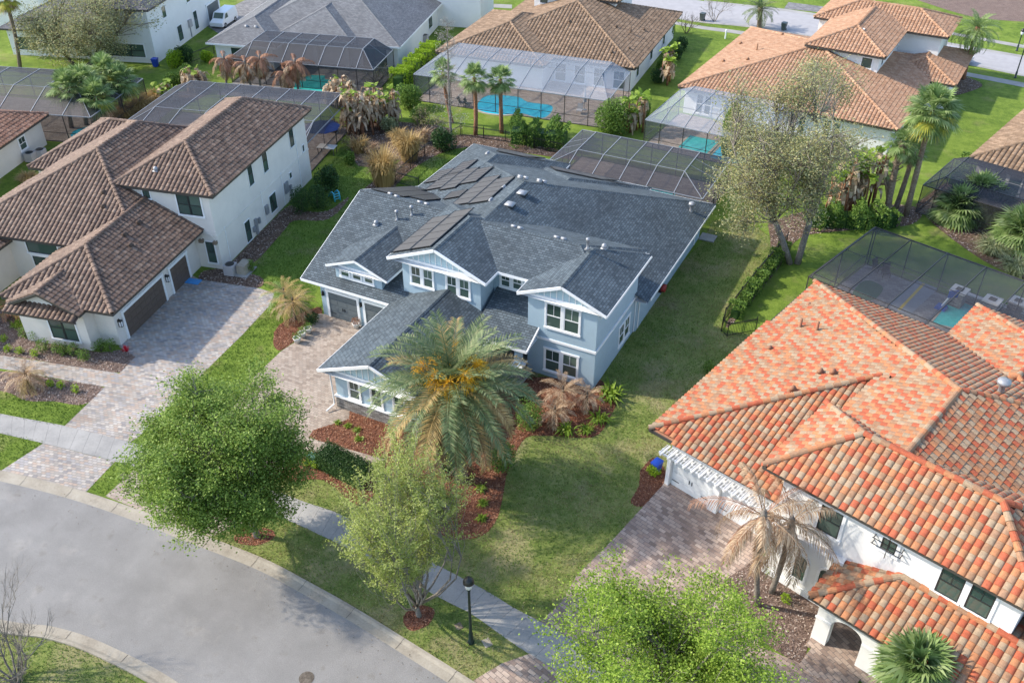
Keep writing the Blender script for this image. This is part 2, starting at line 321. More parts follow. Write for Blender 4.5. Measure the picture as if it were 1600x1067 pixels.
# ---------------------------------------------------------------- the ground
def spline(pts, n=6):
    pts = np.array(pts, float); e = np.vstack([2 * pts[0] - pts[1], pts, 2 * pts[-1] - pts[-2]]); out = []
    for i in range(1, len(e) - 2):
        for t in np.arange(n) / n:
            a, b, c, d = e[i - 1:i + 3]; out.append(.5 * (2 * b + (c - a) * t + (2 * a - 5 * b + 4 * c - d) * t * t + (3 * b - a - 3 * c + d) * t ** 3))
    out.append(pts[-1]); return np.array(out)
def G(*px): return [tuple(P(x, y)[:2]) for x, y in px]
SHEETS = []
def sheet(name, pts, z, mat, kind='structure', lift=0.0):
    SHEETS.append((name, np.array([q[:2] for q in pts]), z, mat))
    me = bpy.data.meshes.new(name); k = len(pts)
    me.from_pydata([(x, y, z) for x, y in pts] , [], [tuple(range(k))]); me.materials.append(mat); me.update()
    if me.polygons[0].normal.z < 0: me.flip_normals()
    o = bpy.data.objects.new(name, me); COL.objects.link(o); tag(o, kind=kind); return o
def ribbon(name, line, prof, mat, joints=0.0):
    """sweep a profile [(offset to the left, z)] along a line"""
    L = np.array(line); T = np.gradient(L, axis=0); T /= np.linalg.norm(T, axis=1)[:, None]; N = np.stack([-T[:, 1], T[:, 0]], 1)
    V = np.stack([np.concatenate([L + N * o, np.full((len(L), 1), z)], 1) for o, z in prof], 1); k = len(prof)
    fs = [(i * k + j, (i + 1) * k + j, (i + 1) * k + j + 1, i * k + j + 1) for i in range(len(L) - 1) for j in range(k - 1)]
    b = MB(); b.add(V.reshape(-1, 3), fs, mat); o = b.build(name); tag(o, kind='structure'); return o
def resample(L, d):
    L = np.array(L); s = np.concatenate([[0], np.cumsum(np.linalg.norm(np.diff(L, axis=0), axis=1))]); k = max(2, int(s[-1] / d)); t = np.linspace(0, s[-1], k)
    return np.stack([np.interp(t, s, L[:, 0]), np.interp(t, s, L[:, 1])], 1)

def worn_asphalt():
    nt = ASPH.node_tree; b = nt.nodes['Principled BSDF']; co = texco(nt); src = b.inputs['Base Color'].links[0].from_socket
    for sc, lo, hi, c in ((.16, .5, .66, (.91, .905, .905)), (1.1, .60, .70, (.88, .86, .83)), (5.5, .70, .76, (.55, .54, .53)), (.45, .58, .64, (1.10, 1.09, 1.07))):
        r = ramp(nt, [(lo, (1, 1, 1)), (hi, c)]); nt.links.new(noise(nt, co, sc, 5, .6), r.inputs[0]); src = mix(nt, 1.0, src, r.outputs[0], 'MULTIPLY')
    nt.links.new(src, b.inputs['Base Color'])
worn_asphalt()
sheet('ground', [(-420, -60), (300, -60), (300, 520), (-420, 520)], 0, LAWN)
KF = spline(G((-520, 652), (-160, 718), (0, 751), (120, 782), (233, 821.7), (277, 840), (395, 886), (466, 923), (540, 965), (620, 1015), (702, 1067), (760, 1106), (850, 1172), (950, 1262), (1050, 1375)))
KN = spline(G((-560, 1000), (-260, 975), (-110, 960), (-30, 964), (34, 973.6), (81, 978.7), (135, 994), (189, 1017.5), (236, 1041), (277, 1066), (335, 1108), (420, 1180), (520, 1285), (600, 1400)))
sheet('street', [tuple(p) for p in KF] + [tuple(p) for p in KN[::-1]], .004, ASPH)
ribbon('kerb', KF, [(-.02, .006), (.30, .008), (.42, .012), (.56, .075), (.70, .08), (.72, .0)], KERBM)
ribbon('kerb', KN[::-1], [(-.02, .006), (.30, .008), (.42, .012), (.56, .085), (.70, .09), (.72, .0)], KERBM)
b = MB()
for K, sgn in ((resample(KF, 3.0), 1), (resample(KN[::-1], 3.0), 1)):
    for i in range(1, len(K) - 1):
        t = K[i + 1] - K[i - 1]; t /= np.linalg.norm(t); n = np.array((-t[1], t[0])); q = K[i]; h = .012
        for o0, o1, z0, z1 in ((.0, .42, .012, .017), (.42, .57, .017, .081), (.57, .71, .081, .087)):
            A, B = q + n * o0, q + n * o1
            b.add([(*(A - t * h), z0 + .003), (*(A + t * h), z0 + .003), (*(B + t * h), z1 + .003), (*(B - t * h), z1 + .003)], [(0, 1, 2, 3)], BARKD)
tag(b.build('kerb_joint'), kind='structure')
# sidewalk: upper and lower edges
SU = G((-160, 610), (0, 646.3), (101, 665.6), (202, 691), (330, 727), (472, 783), (526, 801), (620, 850), (699, 891), (763, 924.7), (800, 948), (844, 971), (900, 1003), (1000, 1062), (1090, 1120))
SL = G((-160, 640), (0, 677), (67.5, 692.6), (180, 721), (310, 758), (447, 811.6), (506, 838.6), (600, 884), (692, 936.5), (736, 958.4), (800, 1004), (827, 1021), (880, 1055), (960, 1110), (1040, 1165))
su, sl_ = spline(SU, 8), spline(SL, 8)
# front lawns
sheet('front_lawn', G((300, 740), (345, 690), (420, 640), (482, 600), (540, 560), (930, 560), (1010, 470), (1100, 375), (1112, 345), (1160, 340), (1225, 385), (1131, 505), (1127, 520), (1260, 520), (1200, 680), (1045, 757), (958.6, 842), (901, 899), (878, 940), (850, 975), (799, 949), (699, 893), (526, 803), (472, 785), (390, 750)), .004, LAWN2)
sheet('verge_lawn', [tuple(p) for p in resample(spline(G((317, 833), (402, 871), (479, 909), (540, 940), (638, 1000), (742, 1066))), 1)] + G((790, 1035), (832, 1020), (800, 1004), (736, 958), (692, 936), (600, 884), (506, 838), (447, 811), (380, 785)), .004, LAWN2)
sheet('corner_lawn', [tuple(p) for p in G((-260, 990), (-110, 972), (-30, 976), (20, 984), (77, 992), (121, 1007), (169, 1031), (209, 1055), (290, 1115), (300, 1260), (-300, 1260))], .004, LAWN2)
sheet('side_lawn', G((436, 330), (530, 240), (575, 215), (600, 262), (640, 262), (700, 232), (744, 226), (640, 330), (500, 445), (470, 500), (424, 452), (398, 440), (396, 420), (420, 380)), .004, LAWN3)
sheet('yard_lawn', G((421, 470), (500, 490), (480, 540), (310, 735), (205, 720), (200, 690)), .003, LAWN)
sheet('yard_lawn', G((-60, 590), (8, 608), (42, 622), (135, 632), (100, 668), (0, 648), (-60, 636)), .003, LAWN); sheet('yard_lawn', G((-60, 660), (0, 676), (70, 690), (0, 740), (-60, 730)), .003, LAWN); sheet('yard_lawn', G((180, 718), (212, 728), (170, 776), (134, 770)), .003, LAWN)
# driveways, walks
sheet('driveway', G((186, 542), (196, 522), (296, 428), (312, 437), (406, 451), (428, 458), (426, 470), (421, 478), (379, 523), (337, 564), (215, 684), (202, 691), (101, 665.6), (164, 604.6), (72, 588.6), (17, 578.5), (-90, 562), (-90, 540), (0, 555), (40, 561), (186.5, 583.5), (212, 557)), .012, PAV_B)
sheet('driveway_apron', [tuple(x) for x in G((67.5, 692.6), (180, 721), (135, 768), (60, 751), (0, 736.5))], .012, PAV_B)
sheet('driveway', G((498, 490), (610, 500), (560, 540), (545, 655), (489, 672), (482, 684), (602, 718), (578, 726), (482, 703), (440, 735), (395, 757), (310, 724), (390, 596), (439, 549), (465, 532)), .012, PAV_A)
sheet('driveway_apron', G((208, 735), (310, 758), (420, 800), (330, 838), (233, 803), (165, 775)), .012, PAV_A)
sheet('driveway', G((1036, 757), (1042, 735), (1150, 785), (1225, 840), (1170, 880), (1130, 908), (1190, 1010), (1262, 1041), (1340, 1090), (1300, 1140), (1200, 1120), (1000, 1062), (844, 971), (878, 940), (901, 899), (958.6, 842)), .012, PAV_C)
sheet('driveway_apron', G((827, 1021), (900, 1068), (960, 1110), (900, 1190), (800, 1120), (739, 1063), (784, 1036)), .012, PAV_C)
b = MB()                                                           # sidewalk slabs
A, B = resample(su, .3), resample(sl_, .3); k = min(len(A), len(B))
A = resample(su, .3)[np.linspace(0, len(A) - 1, 60).astype(int)]; B = resample(sl_, .3)[np.linspace(0, len(B) - 1, 60).astype(int)]
for i in range(59):
    j = .006
    a0, a1, b0, b1 = A[i] + (A[i + 1] - A[i]) * j, A[i + 1] - (A[i + 1] - A[i]) * j, B[i] + (B[i + 1] - B[i]) * j, B[i + 1] - (B[i + 1] - B[i]) * j
    V = [(*b0, .0), (*b1, .0), (*a1, .0), (*a0, .0)]; V += [(x, y, .03) for x, y, _ in V]
    b.add(V, [(4, 5, 6, 7), (0, 1, 5, 4), (1, 2, 6, 5), (2, 3, 7, 6), (3, 0, 4, 7)], CONC)
tag(b.build('sidewalk'), kind='structure')
# planting beds
def bed(pts, mat, z=.008): sheet('mulch_bed', [tuple(p) for p in spline(pts + pts[:1], 4)[:-1]], z, mat)
bed(G((12, 480), (80, 505), (140, 548), (200, 545), (212, 552), (210, 562), (187, 582), (110, 572), (40, 560), (-60, 545), (-60, 500)), MULCHB)
bed(G((0, 580), (40, 583), (90, 593), (163, 606), (130, 632), (84, 627), (42, 626), (8, 612), (-60, 600), (-60, 570)), MULCHB)
bed(G((340, 420), (400, 430), (412, 440), (402, 450), (355, 445), (312, 438), (318, 424)), MULCHD)
bed(G((352, 420), (420, 350), (452, 322), (475, 330), (512, 330), (545, 308), (530, 330), (505, 345), (460, 345), (440, 365), (395, 412)), MULCHD, .010)
bed(G((428, 520), (440, 505), (470, 490), (500, 480), (500, 498), (470, 525), (440, 547), (428, 540)), MULCH)
bed(G((482, 652), (512, 640), (545, 630), (660, 690), (640, 704), (600, 716), (482, 682)), MULCH)
bed(G((400, 730), (470, 714), (500, 706), (560, 730), (590, 760), (560, 790), (505, 750), (450, 752)), MULCH)
bed(G((600, 735), (625, 690), (790, 600), (826, 590), (900, 590), (930, 590), (964, 618), (950, 657), (926, 683), (860, 681), (822, 684), (800, 720), (791, 746), (784, 784), (774, 815), (750, 838), (700, 840), (640, 800)), MULCH)
bed(G((395, 823), (425, 828), (428, 840), (400, 852), (368, 846), (372, 830)), MULCH)
bed(G((650, 942), (678, 952), (670, 975), (642, 985), (630, 965)), MULCH)
bed(G((1000, 735), (1022, 715), (1042, 740), (1040, 757), (1010, 790), (985, 785), (998, 760)), MULCH)
bed(G((1105, 890), (1150, 860), (1215, 880), (1280, 950), (1262, 1010), (1255, 1040), (1235, 1030), (1170, 985), (1120, 930)), MULCHB)
bed(G((575, 290), (612, 262), (660, 222), (700, 212), (780, 214), (880, 236), (900, 250), (760, 232), (700, 236), (640, 268), (600, 310), (560, 308)), MULCHD)
bed(G((545, 200), (600, 190), (700, 200), (690, 222), (640, 245), (560, 260)), MULCHD, .010)
bed(G((1200, 350), (1260, 330), (1400, 320), (1440, 330), (1420, 352), (1330, 360), (1250, 372), (1216, 420), (1150, 500), (1138, 500), (1200, 400)), MULCHD)
bed(G((90, 230), (180, 175), (240, 150), (330, 140), (300, 160), (200, 200), (110, 260), (70, 272)), MULCHD)
bed(G((1430, 320), (1500, 280), (1640, 300), (1640, 430), (1560, 420), (1470, 360)), MULCHD)
bed(G((1478, 108), (1505, 118), (1532, 130), (1530, 138), (1490, 150), (1470, 142)), MULCHD)
# far street and its walks
def strip(name, up, lo, z, mat): sheet(name, [tuple(p) for p in spline(up, 4)] + [tuple(p) for p in spline(lo, 4)[::-1]], z, mat)
strip('street', G((860, -40), (1000, -12), (1120, 5), (1272, 25), (1448, 63), (1595, 90), (1720, 112)), G((860, -18), (980, 12), (1080, 32), (1175, 42), (1330, 66), (1499, 97), (1600, 117), (1720, 142)), .012, plain('pale_asphalt', (.34, .33, .34), .9, var=.1, scale=1))
strip('sidewalk', G((960, 14), (1077, 38), (1165, 50), (1330, 78), (1477, 107), (1600, 130), (1720, 155)), G((960, 19), (1077, 43), (1165, 55.5), (1330, 84), (1477, 113), (1600, 137), (1720, 162)), .014, CONC)
strip('sidewalk', G((1455, 45), (1600, 71), (1720, 92)), G((1455, 49), (1600, 76), (1720, 98)), .014, CONC)
strip('sidewalk', G((640, -2), (700, 3), (800, 8)), G((640, 2), (700, 8), (800, 14)), .014, CONC)
strip('kerb', G((1100, 1), (1272, 21), (1448, 60), (1595, 86.5), (1720, 108)), G((1100, 3), (1272, 25), (1448, 63.5), (1595, 90), (1720, 112)), .016, CONC)
strip('kerb', G((980, 12), (1080, 32), (1175, 42), (1330, 66), (1499, 97), (1600, 117), (1720, 142)), G((980, 14), (1080, 34), (1175, 44), (1330, 68.5), (1499, 99.5), (1600, 120), (1720, 146)), .016, CONC)
sheet('driveway', G((325, 42), (345, 20), (400, -8), (470, -8), (440, 20), (370, 60), (340, 52)), .012, PAV_GREY)
sheet('driveway', G((1232, 4), (1310, 14), (1300, 22), (1225, 14)), .018, PAV_GREY)
strip('planting_island', G((1360, -40), (1450, -40), (1600, -20), (1720, -10)), G((1425, -2), (1500, 22), (1560, 32), (1720, 40)), .012, MULCHB)
# ---------------------------------------------------------------- houses
def inside(poly, pts):
    x, y = pts[:, 0], pts[:, 1]; c = np.zeros(len(pts), bool); k = len(poly); j = k - 1
    for i in range(k):
        xi, yi, xj, yj = *poly[i], *poly[j]
        if abs(yj - yi) > 1e-9: c ^= ((yi > y) != (yj > y)) & (x < (xj - xi) * (y - yi) / (yj - yi) + xi)
        j = i
    return c
class House:
    def __init__(s, name, label, cat, ox, oy, ang, cu, cv, wallmat, roofkind, trim, group=None, tw=.37, tl=.37, hump=1.0):
        a = rad(ang); s.ang = a; s.o = np.array((ox, oy)); s.e = np.array((math.cos(a), math.sin(a))); s.n = np.array((-math.sin(a), math.cos(a)))
        w = s.w(cu, cv); s.off = (cu, cv, 0); s.root = empty(name, (w[0], w[1], 0), a, label, cat, group)
        s.hump = hump; s.roof, s.wall, s.fas = MB(), MB(), MB(); s.wm, s.kind, s.trim, s.tw, s.tl = wallmat, roofkind, trim, tw, tl; s.k = 0
    def w(s, u, v, z=0): q = s.o + s.e * u + s.n * v; return (q[0], q[1], z)
    def loc(s, x, y): d = np.array((x, y)) - s.o; return float(d @ s.e), float(d @ s.n)
    def px(s, x, y, z=0): return s.loc(*P(x, y, z)[:2])
    def part(s, mb, name, parent=None, smooth=False): return mb.build(name, parent or s.root, smooth, s.off)
    def plane(s, poly, updir=None):
        p = [np.array(q, float) for q in poly]; n = np.zeros(3)
        for i in range(len(p)): n += np.cross(p[i], p[(i + 1) % len(p)])
        n /= np.linalg.norm(n)
        if n[2] < 0: n = -n; p = p[::-1]
        t = np.array((0, 0, 1.0)) - n * n[2]
        if updir is not None: t = np.array((*updir, 0.0)); t -= n * (t @ n)
        t /= np.linalg.norm(t); e = np.cross(t, n); o = p[0]; Q = np.array([((q - o) @ e, (q - o) @ t) for q in p])
        if isinstance(s.kind, str):
            s.roof.add([q - n * .03 for q in p], [tuple(range(len(p)))], UNDER[s.kind])
            tw, tl = s.tw, s.tl; e0, t0 = Q.min(0); e1, t1 = Q.max(0); k1, k2 = int((e1 - e0) / tw) + 2, int((t1 - t0) / tl) + 2
            ix, iy = np.meshgrid(np.arange(k1), np.arange(k2)); gx, gy = np.meshgrid(e0 + (np.arange(k1) + .5) * tw - .1, t0 + (np.arange(k2) + .5) * tl - .06); C = np.stack([gx.ravel(), gy.ravel()], 1)
            ok = inside(Q, C); C = C[ok]
            if not len(C): return
            x = np.array([0, .05, .15, .32, .50, .68, .83, .93, 1.0]) * tw - tw / 2; hh = np.array([.0, .05, .092, .12, .128, .118, .085, .035, .0]) * s.hump
            T = [(a, -tl / 2 - .03, h + .04) for a, h in zip(x, hh)] + [(a, tl / 2, h + .004) for a, h in zip(x, hh)] + [(a, -tl / 2 - .03, h * .75 - .0) for a, h in zip(x, hh)]
            T = np.array(T); k = len(x); tm = [(i, i + 1, k + i + 1, k + i) for i in range(k - 1)] + [(2 * k + i, 2 * k + i + 1, i + 1, i) for i in range(k - 1)]
            cl = RNG.integers(0, 4, (k2, k1))
            for a_ in range(k2):
                for b_ in range(k1):
                    for _ in range(6):
                        if (a_ and cl[a_, b_] == cl[a_ - 1, b_]) or (b_ and cl[a_, b_] == cl[a_, b_ - 1] and random.random() < .75): cl[a_, b_] = random.randrange(4)
                        else: break
            tint = (np.array([.05, .3, .55, .85])[cl] + RNG.uniform(-.05, .1, (k2, k1))).ravel()[ok]
            jit = RNG.normal(0, .005, (len(C), 1))
            V = o + (C[:, None, 0:1] + T[None, :, 0:1]) * e + (C[:, None, 1:2] + T[None, :, 1:2]) * t + (T[None, :, 2:3] + jit[:, None]) * n
            s.roof.many(V, tm, TILE[s.kind], tint)
        else:
            s.roof.add(p, [tuple(range(len(p)))], s.kind, [[(a + 3.3 * s.k, b) for a, b in Q]]); s.k += 1
    def cap(s, p, q):
        p, q = np.array(p, float), np.array(q, float); d = q - p; L = np.linalg.norm(d); d /= L
        a = np.cross(d, (0, 0, 1)); a /= np.linalg.norm(a); b = np.cross(a, d)
        if isinstance(s.kind, str):
            if d[2] < 0: p, q, d, a = q, p, -d, -a; b = np.cross(a, d)
            k = max(1, int(L / .42)); ln = L / k; an = np.linspace(0, math.pi, 7); r0, r1 = .185, .16
            T = np.array([(r0 * math.cos(t), 0, r0 * math.sin(t) + .045) for t in an] + [(r1 * math.cos(t), ln + .05, r1 * math.sin(t) + .02) for t in an] + [(r0 * .8 * math.cos(t), 0, r0 * .8 * math.sin(t)) for t in an])
            tm = [(i, i + 1, 8 + i, 7 + i) for i in range(6)] + [(14 + i, 15 + i, i + 1, i) for i in range(6)]
            c = p + d * (np.arange(k)[:, None] * ln)
            V = c[:, None] + T[None, :, 0:1] * a + T[None, :, 1:2] * d + T[None, :, 2:3] * b; s.roof.many(V, tm, TILE[s.kind], np.array([.05, .3, .55, .85])[RNG.integers(0, 4, k)])
        else:
            w = .14
            for sg in (1, -1):
                s.roof.add([p + b * .035, q + b * .035, q + a * sg * w + b * .012 - (0, 0, w * .33), p + a * sg * w + b * .012 - (0, 0, w * .33)], [(0, 1, 2, 3)], s.kind, [[(0, 0), (0, L), (w, L), (w, 0)]])
    def edge(s, p, q, h=.2):
        s.k += 1; dz = -.11 + .002 * (s.k % 5); s.fas.bar(np.array(p, float) + (0, 0, dz), np.array(q, float) + (0, 0, dz), .07, s.trim, h)
    def block(s, u0, u1, v0, v1, z, sl, axis='v', e0='h', e1='h', walls=None, caps=True, gable=None, gmat=None, z0=0.0, edges=True, backrake=False):
        """hip or gable roofed block; e0 is the front (or left) end, e1 the back (or right) end"""
        if axis == 'v': f = lambda a, b, c: (a, b, c); a0, a1, b0, b1 = u0, u1, v0, v1
        else: f = lambda a, b, c: (b, a, c); a0, a1, b0, b1 = v0, v1, u0, u1
        hw = (a1 - a0) / 2; am = (a0 + a1) / 2; zr = z + sl * hw
        r0, r1 = b0 + (hw if e0 == 'h' else 0), b1 - (hw if e1 == 'h' else 0)
        A, B, C, D = f(a0, b0, z), f(a1, b0, z), f(a1, b1, z), f(a0, b1, z); R0, R1 = f(am, r0, zr), f(am, r1, zr)
        s.plane([D, A, R0, R1]); s.plane([B, C, R1, R0])
        if e0 == 'h': s.plane([A, B, R0])
        if e1 == 'h': s.plane([C, D, R1])
        if caps:
            if r1 - r0 > .3: s.cap(R0, R1)
            if e0 == 'h': s.cap(A, R0); s.cap(B, R0)
            if e1 == 'h': s.cap(C, R1); s.cap(D, R1)
        if edges:
            s.edge(A, D); s.edge(B, C)
            if e0 == 'h': s.edge(A, B)
            else: s.edge(A, R0); s.edge(R0, B)
            if e1 == 'h': s.edge(D, C)
            elif backrake: s.edge(D, R1); s.edge(R1, C)
        i = .04; s.fas.add([f(a0 + i, b0 + i, z - .15), f(a1 - i, b0 + i, z - .15), f(a1 - i, b1 - i, z - .15), f(a0 + i, b1 - i, z - .15)], [(0, 1, 2, 3)], s.trim)
        if walls: s.wall.box(*walls, z0, z - .08, s.wm)
        for which, pos in (gable or {}).items():
            g = .12; b = MB() if gmat else s.wall; x0, x1 = a0 + .5, a1 - .5
            tri = [f(x0, pos, z - .1), f(x1, pos, z - .1), f(x1, pos, z + sl * .5 - g), f(am, pos, zr - g), f(x0, pos, z + sl * .5 - g)]
            b.add(tri, [(0, 1, 2, 3, 4)], gmat or s.wm)
            if gmat:                                     # battens and a horizontal board
                k = int((x1 - x0) / .42); sg = -1 if which == 'f' else 1
                for j in range(1, k):
                    x = x0 + (x1 - x0) * j / k; zt = zr - g - sl * abs(x - am)
                    if zt - z > .1: b.box(*sorted((f(x - .025, pos, 0)[0], f(x + .025, pos + sg * .035, 0)[0])), *sorted((f(x - .025, pos, 0)[1], f(x + .025, pos + sg * .035, 0)[1])), z, zt, WHITE)
                q0, q1 = f(x0 - .1, pos + sg * .06, 0), f(x1 + .1, pos - sg * .02, 0); b.box(*sorted((q0[0], q1[0])), *sorted((q0[1], q1[1])), z - .12, z + .06, WHITE)
                s.part(b, 'gable_panel')
        return zr
    # a wall face: 'f' looks towards -v, 'b' to +v, 'r' to +u, 'l' to -u; c is its plane
    def fb(s, face, c):
        if face == 'f': return np.array((0, c, 0.)), np.array((1., 0, 0)), np.array((0, -1., 0))
        if face == 'b': return np.array((0, c, 0.)), np.array((1., 0, 0)), np.array((0, 1., 0))
        if face == 'r': return np.array((c, 0, 0.)), np.array((0, 1., 0)), np.array((1., 0, 0))
        return np.array((c, 0, 0.)), np.array((0, 1., 0)), np.array((-1., 0, 0))
    def slab(s, mb, face, c, a0, a1, z0, z1, n0, n1, mat):
        o, d, n = s.fb(face, c); mb.obox(o + d * a0 + n * n0 + (0, 0, z0), d * (a1 - a0), n * (n1 - n0), (0, 0, z1 - z0), mat)
    def window(s, face, c, a0, a1, z0, z1, sashes=1, style='white', grid=1, rail=True, trim=.11, name='window'):
        fr, gl = MB(), MB(); up = np.array((0, 0, 1.)); tm = WHITE if style == 'white' else DARKFRAME
        S = lambda *k: s.slab(fr, face, c, *k)
        if trim:
            tr = WHITE if style != 'bare' else DARKFRAME
            S(a0 - trim, a0, z0 - trim * .6, z1, 0.0, .05, tr); S(a1, a1 + trim, z0 - trim * .6, z1, 0.0, .05, tr)
            S(a0 - trim - .04, a1 + trim + .04, z1, z1 + trim * 1.15, 0.0, .06, tr); S(a0 - trim - .03, a1 + trim + .03, z0 - trim * 1.3, z0 - .005, 0.0, .09, tr)
        w = (a1 - a0) / sashes; mw = .2 if style == 'white' and sashes > 1 else .05
        for i in range(sashes):
            b0, b1 = a0 + w * i + (mw / 2 if i else 0), a0 + w * (i + 1) - (mw / 2 if i < sashes - 1 else 0)
            if i: S(b0 - mw, b0, z0, z1, 0.0, .045, tm)
            t = .055
            S(b0, b0 + t, z0, z1, 0.0, .035, tm); S(b1 - t, b1, z0, z1, 0.0, .035, tm); S(b0 + t, b1 - t, z0, z0 + t, 0.0, .034, tm); S(b0 + t, b1 - t, z1 - t, z1, 0.0, .034, tm)
            zm = (z0 + z1) / 2
            if rail: S(b0 + t, b1 - t, zm - .03, zm + .03, 0.0, .04, tm)
            for g in range(grid):
                x = b0 + (b1 - b0) * (g + 1) / (grid + 1); S(x - .012, x + .012, (zm + .03) if rail else z0 + t, z1 - t, 0.0, .03, tm)
            if grid > 1 or style == 'grid': S(b0 + t, b1 - t, zm + (z1 - zm) / 2 - .012, zm + (z1 - zm) / 2 + .012, .0, .03, tm)
            o, d, n = s.fb(face, c)
            for q0, q1 in (((z0 + t, zm - .03), (zm + .03, z1 - t)) if rail else ((z0 + t, z1 - t),)):
                p = o + d * (b0 + t) + n * .012 + up * q0; L = d * (b1 - b0 - 2 * t)
                gl.add([p, p + L, p + L + up * (q1 - q0), p + up * (q1 - q0)], [(0, 1, 2, 3)], GLASS)
        f = s.part(fr, name); s.part(gl, 'pane', f); return f
    def arch(s, face, c, a0, a1, z0, z1, trim=.14):
        o, d, n = s.fb(face, c); w = (a1 - a0) / 2; am = (a0 + a1) / 2; zs = z1 - w
        out = lambda k: [(a0 - k, z0 - k), (a1 + k, z0 - k)] + [(am + (w + k) * math.cos(t), zs + (w + k) * math.sin(t)) for t in np.linspace(0, math.pi, 13)]
        at = lambda p, h: o + d * p[0] + n * h + (0, 0, p[1])
        fr, gl = MB(), MB(); A, B = out(0), out(trim); k = len(A)
        V = [at(p, .07) for p in A] + [at(p, .07) for p in B] + [at(p, 0) for p in A] + [at(p, 0) for p in B]
        fr.add(V, [(i, (i + 1) % k, k + (i + 1) % k, k + i) for i in range(k)] + [(k + i, k + (i + 1) % k, 3 * k + (i + 1) % k, 3 * k + i) for i in range(k)] + [(2 * k + i, 2 * k + (i + 1) % k, (i + 1) % k, i) for i in range(k)], WHITE)
        gl.add([at(p, .015) for p in A], [tuple(range(k))], GLASS)
        for x in (am - w * .33, am + w * .33): s.slab(fr, face, c, x - .012, x + .012, z0, zs + w * .8, .015, .035, DARKFRAME)
        for zz in np.linspace(z0, zs, 5)[1:]: s.slab(fr, face, c, a0, a1, zz - .012, zz + .012, .015, .036, DARKFRAME)
        f = s.part(fr, 'window'); s.part(gl, 'pane', f); return f
    def garage(s, face, c, a0, a1, z1, mat, frame=True, cols=4, handles=False):
        b = MB(); rows = 4; h = z1 / rows
        for r in range(rows): s.slab(b, face, c, a0, a1, r * h + .02, (r + 1) * h - .006, .0, .05, mat)
        for r in range(rows):
            for k in range(cols):
                w = (a1 - a0) / cols; s.slab(b, face, c, a0 + k * w + .1, a0 + (k + 1) * w - .1, r * h + .12, (r + 1) * h - .11, .05, .062, mat)
        d = s.part(b, 'garage_door')
        if frame:
            f = MB(); s.slab(f, face, c, a0 - .2, a0 - .005, 0, z1, 0, .1, WHITE); s.slab(f, face, c, a1 + .005, a1 + .2, 0, z1, 0, .1, WHITE); s.slab(f, face, c, a0 - .24, a1 + .24, z1 + .004, z1 + .22, 0, .12, WHITE); s.part(f, 'door_frame', d)
        if handles:
            f = MB(); am = (a0 + a1) / 2
            for x in (am - .09, am + .09): s.slab(f, face, c, x - .02, x + .02, .8, 1.05, .062, .1, BLACK)
            for x0 in (a0 + .02, a1 - .5):
                s.slab(f, face, c, x0, x0 + .48, .42, .46, .062, .085, BLACK)
            s.part(f, 'door_handle', d)
        return d
    def pieces(s, name, parent=None):
        H_ = s
        class Q:
            def box(q, *a): b = MB(); b.box(*a); s.part(b, name, parent)
            def slab(q, *a): b = MB(); s.slab(b, *a); s.part(b, name, parent)
        return Q()
    def done(s):
        r = s.part(s.roof, 'roof'); s.roof_o = r; s.part(s.wall, 'wall'); s.part(s.fas, 'fascia', r); return r
    def vent(s, r, kind, x, y, z, rz=0):
        """x, y in house coordinates"""
        b = MB()
        if kind == 'hood':
            b.obox((x - .2, y - .13, z - .06), (.4, 0, 0), (0, .26, 0), (0, 0, .1), METAL); b.tube([(x - .19, y, z + .06), (x + .19, y, z + .06)], [.11, .11], METAL, 10); nm = 'roof_vent'
        elif kind == 'hoodv':
            b.obox((x - .16, y - .22, z - .06), (.32, 0, 0), (0, .44, 0), (0, 0, .12), METAL); b.tube([(x, y - .19, z + .06), (x, y + .19, z + .06)], [.11, .11], METAL, 10); nm = 'roof_vent'
        elif kind == 'big':
            b.obox((x - .3, y - .3, z - .1), (.6, 0, 0), (0, .6, 0), (0, 0, .22), SH_BLUE, ); b.obox((x - .34, y - .32, z + .12), (.68, 0, 0), (0, .64, 0), (0, 0, .09), METAL); nm = 'roof_vent'
        elif kind == 'cap':
            b.lathe([(.2, -.1), (.16, .05), (.14, .55), (.28, .58), (.26, .72), (.05, .8)], METAL, (x, y, z), 14); nm = 'vent_pipe'
        elif kind == 'goose':
            b.box(x - .2, x + .2, y - .2, y + .2, z - .08, z + .05, METAL); b.lathe([(.17, 0), (.18, .2), (.12, .32), (.02, .36)], METAL, (x, y, z), 12); nm = 'roof_vent'
        elif kind == 'tile':
            m = UNDER[s.kind]; b.box(x - .18, x + .18, y - .2, y + .2, z - .05, z + .16, m, .04); b.tube([(x, y - .2, z + .16), (x, y + .12, z + .16)], [.15, .12], m, 8); nm = 'roof_vent'
        elif kind == 'tilepipe':
            m = UNDER[s.kind]; b.lathe([(.2, -.1), (.1, .12), (.09, .75)], m, (x, y, z), 10); nm = 'vent_pipe'
        else:
            b.lathe([(.22, -.08), (.09, .04), (.07, .55), (.13, .56), (.14, .72), (.04, .78)], METAL, (x, y, z), 10); nm = 'vent_pipe'
        return s.part(b, nm, r, True)
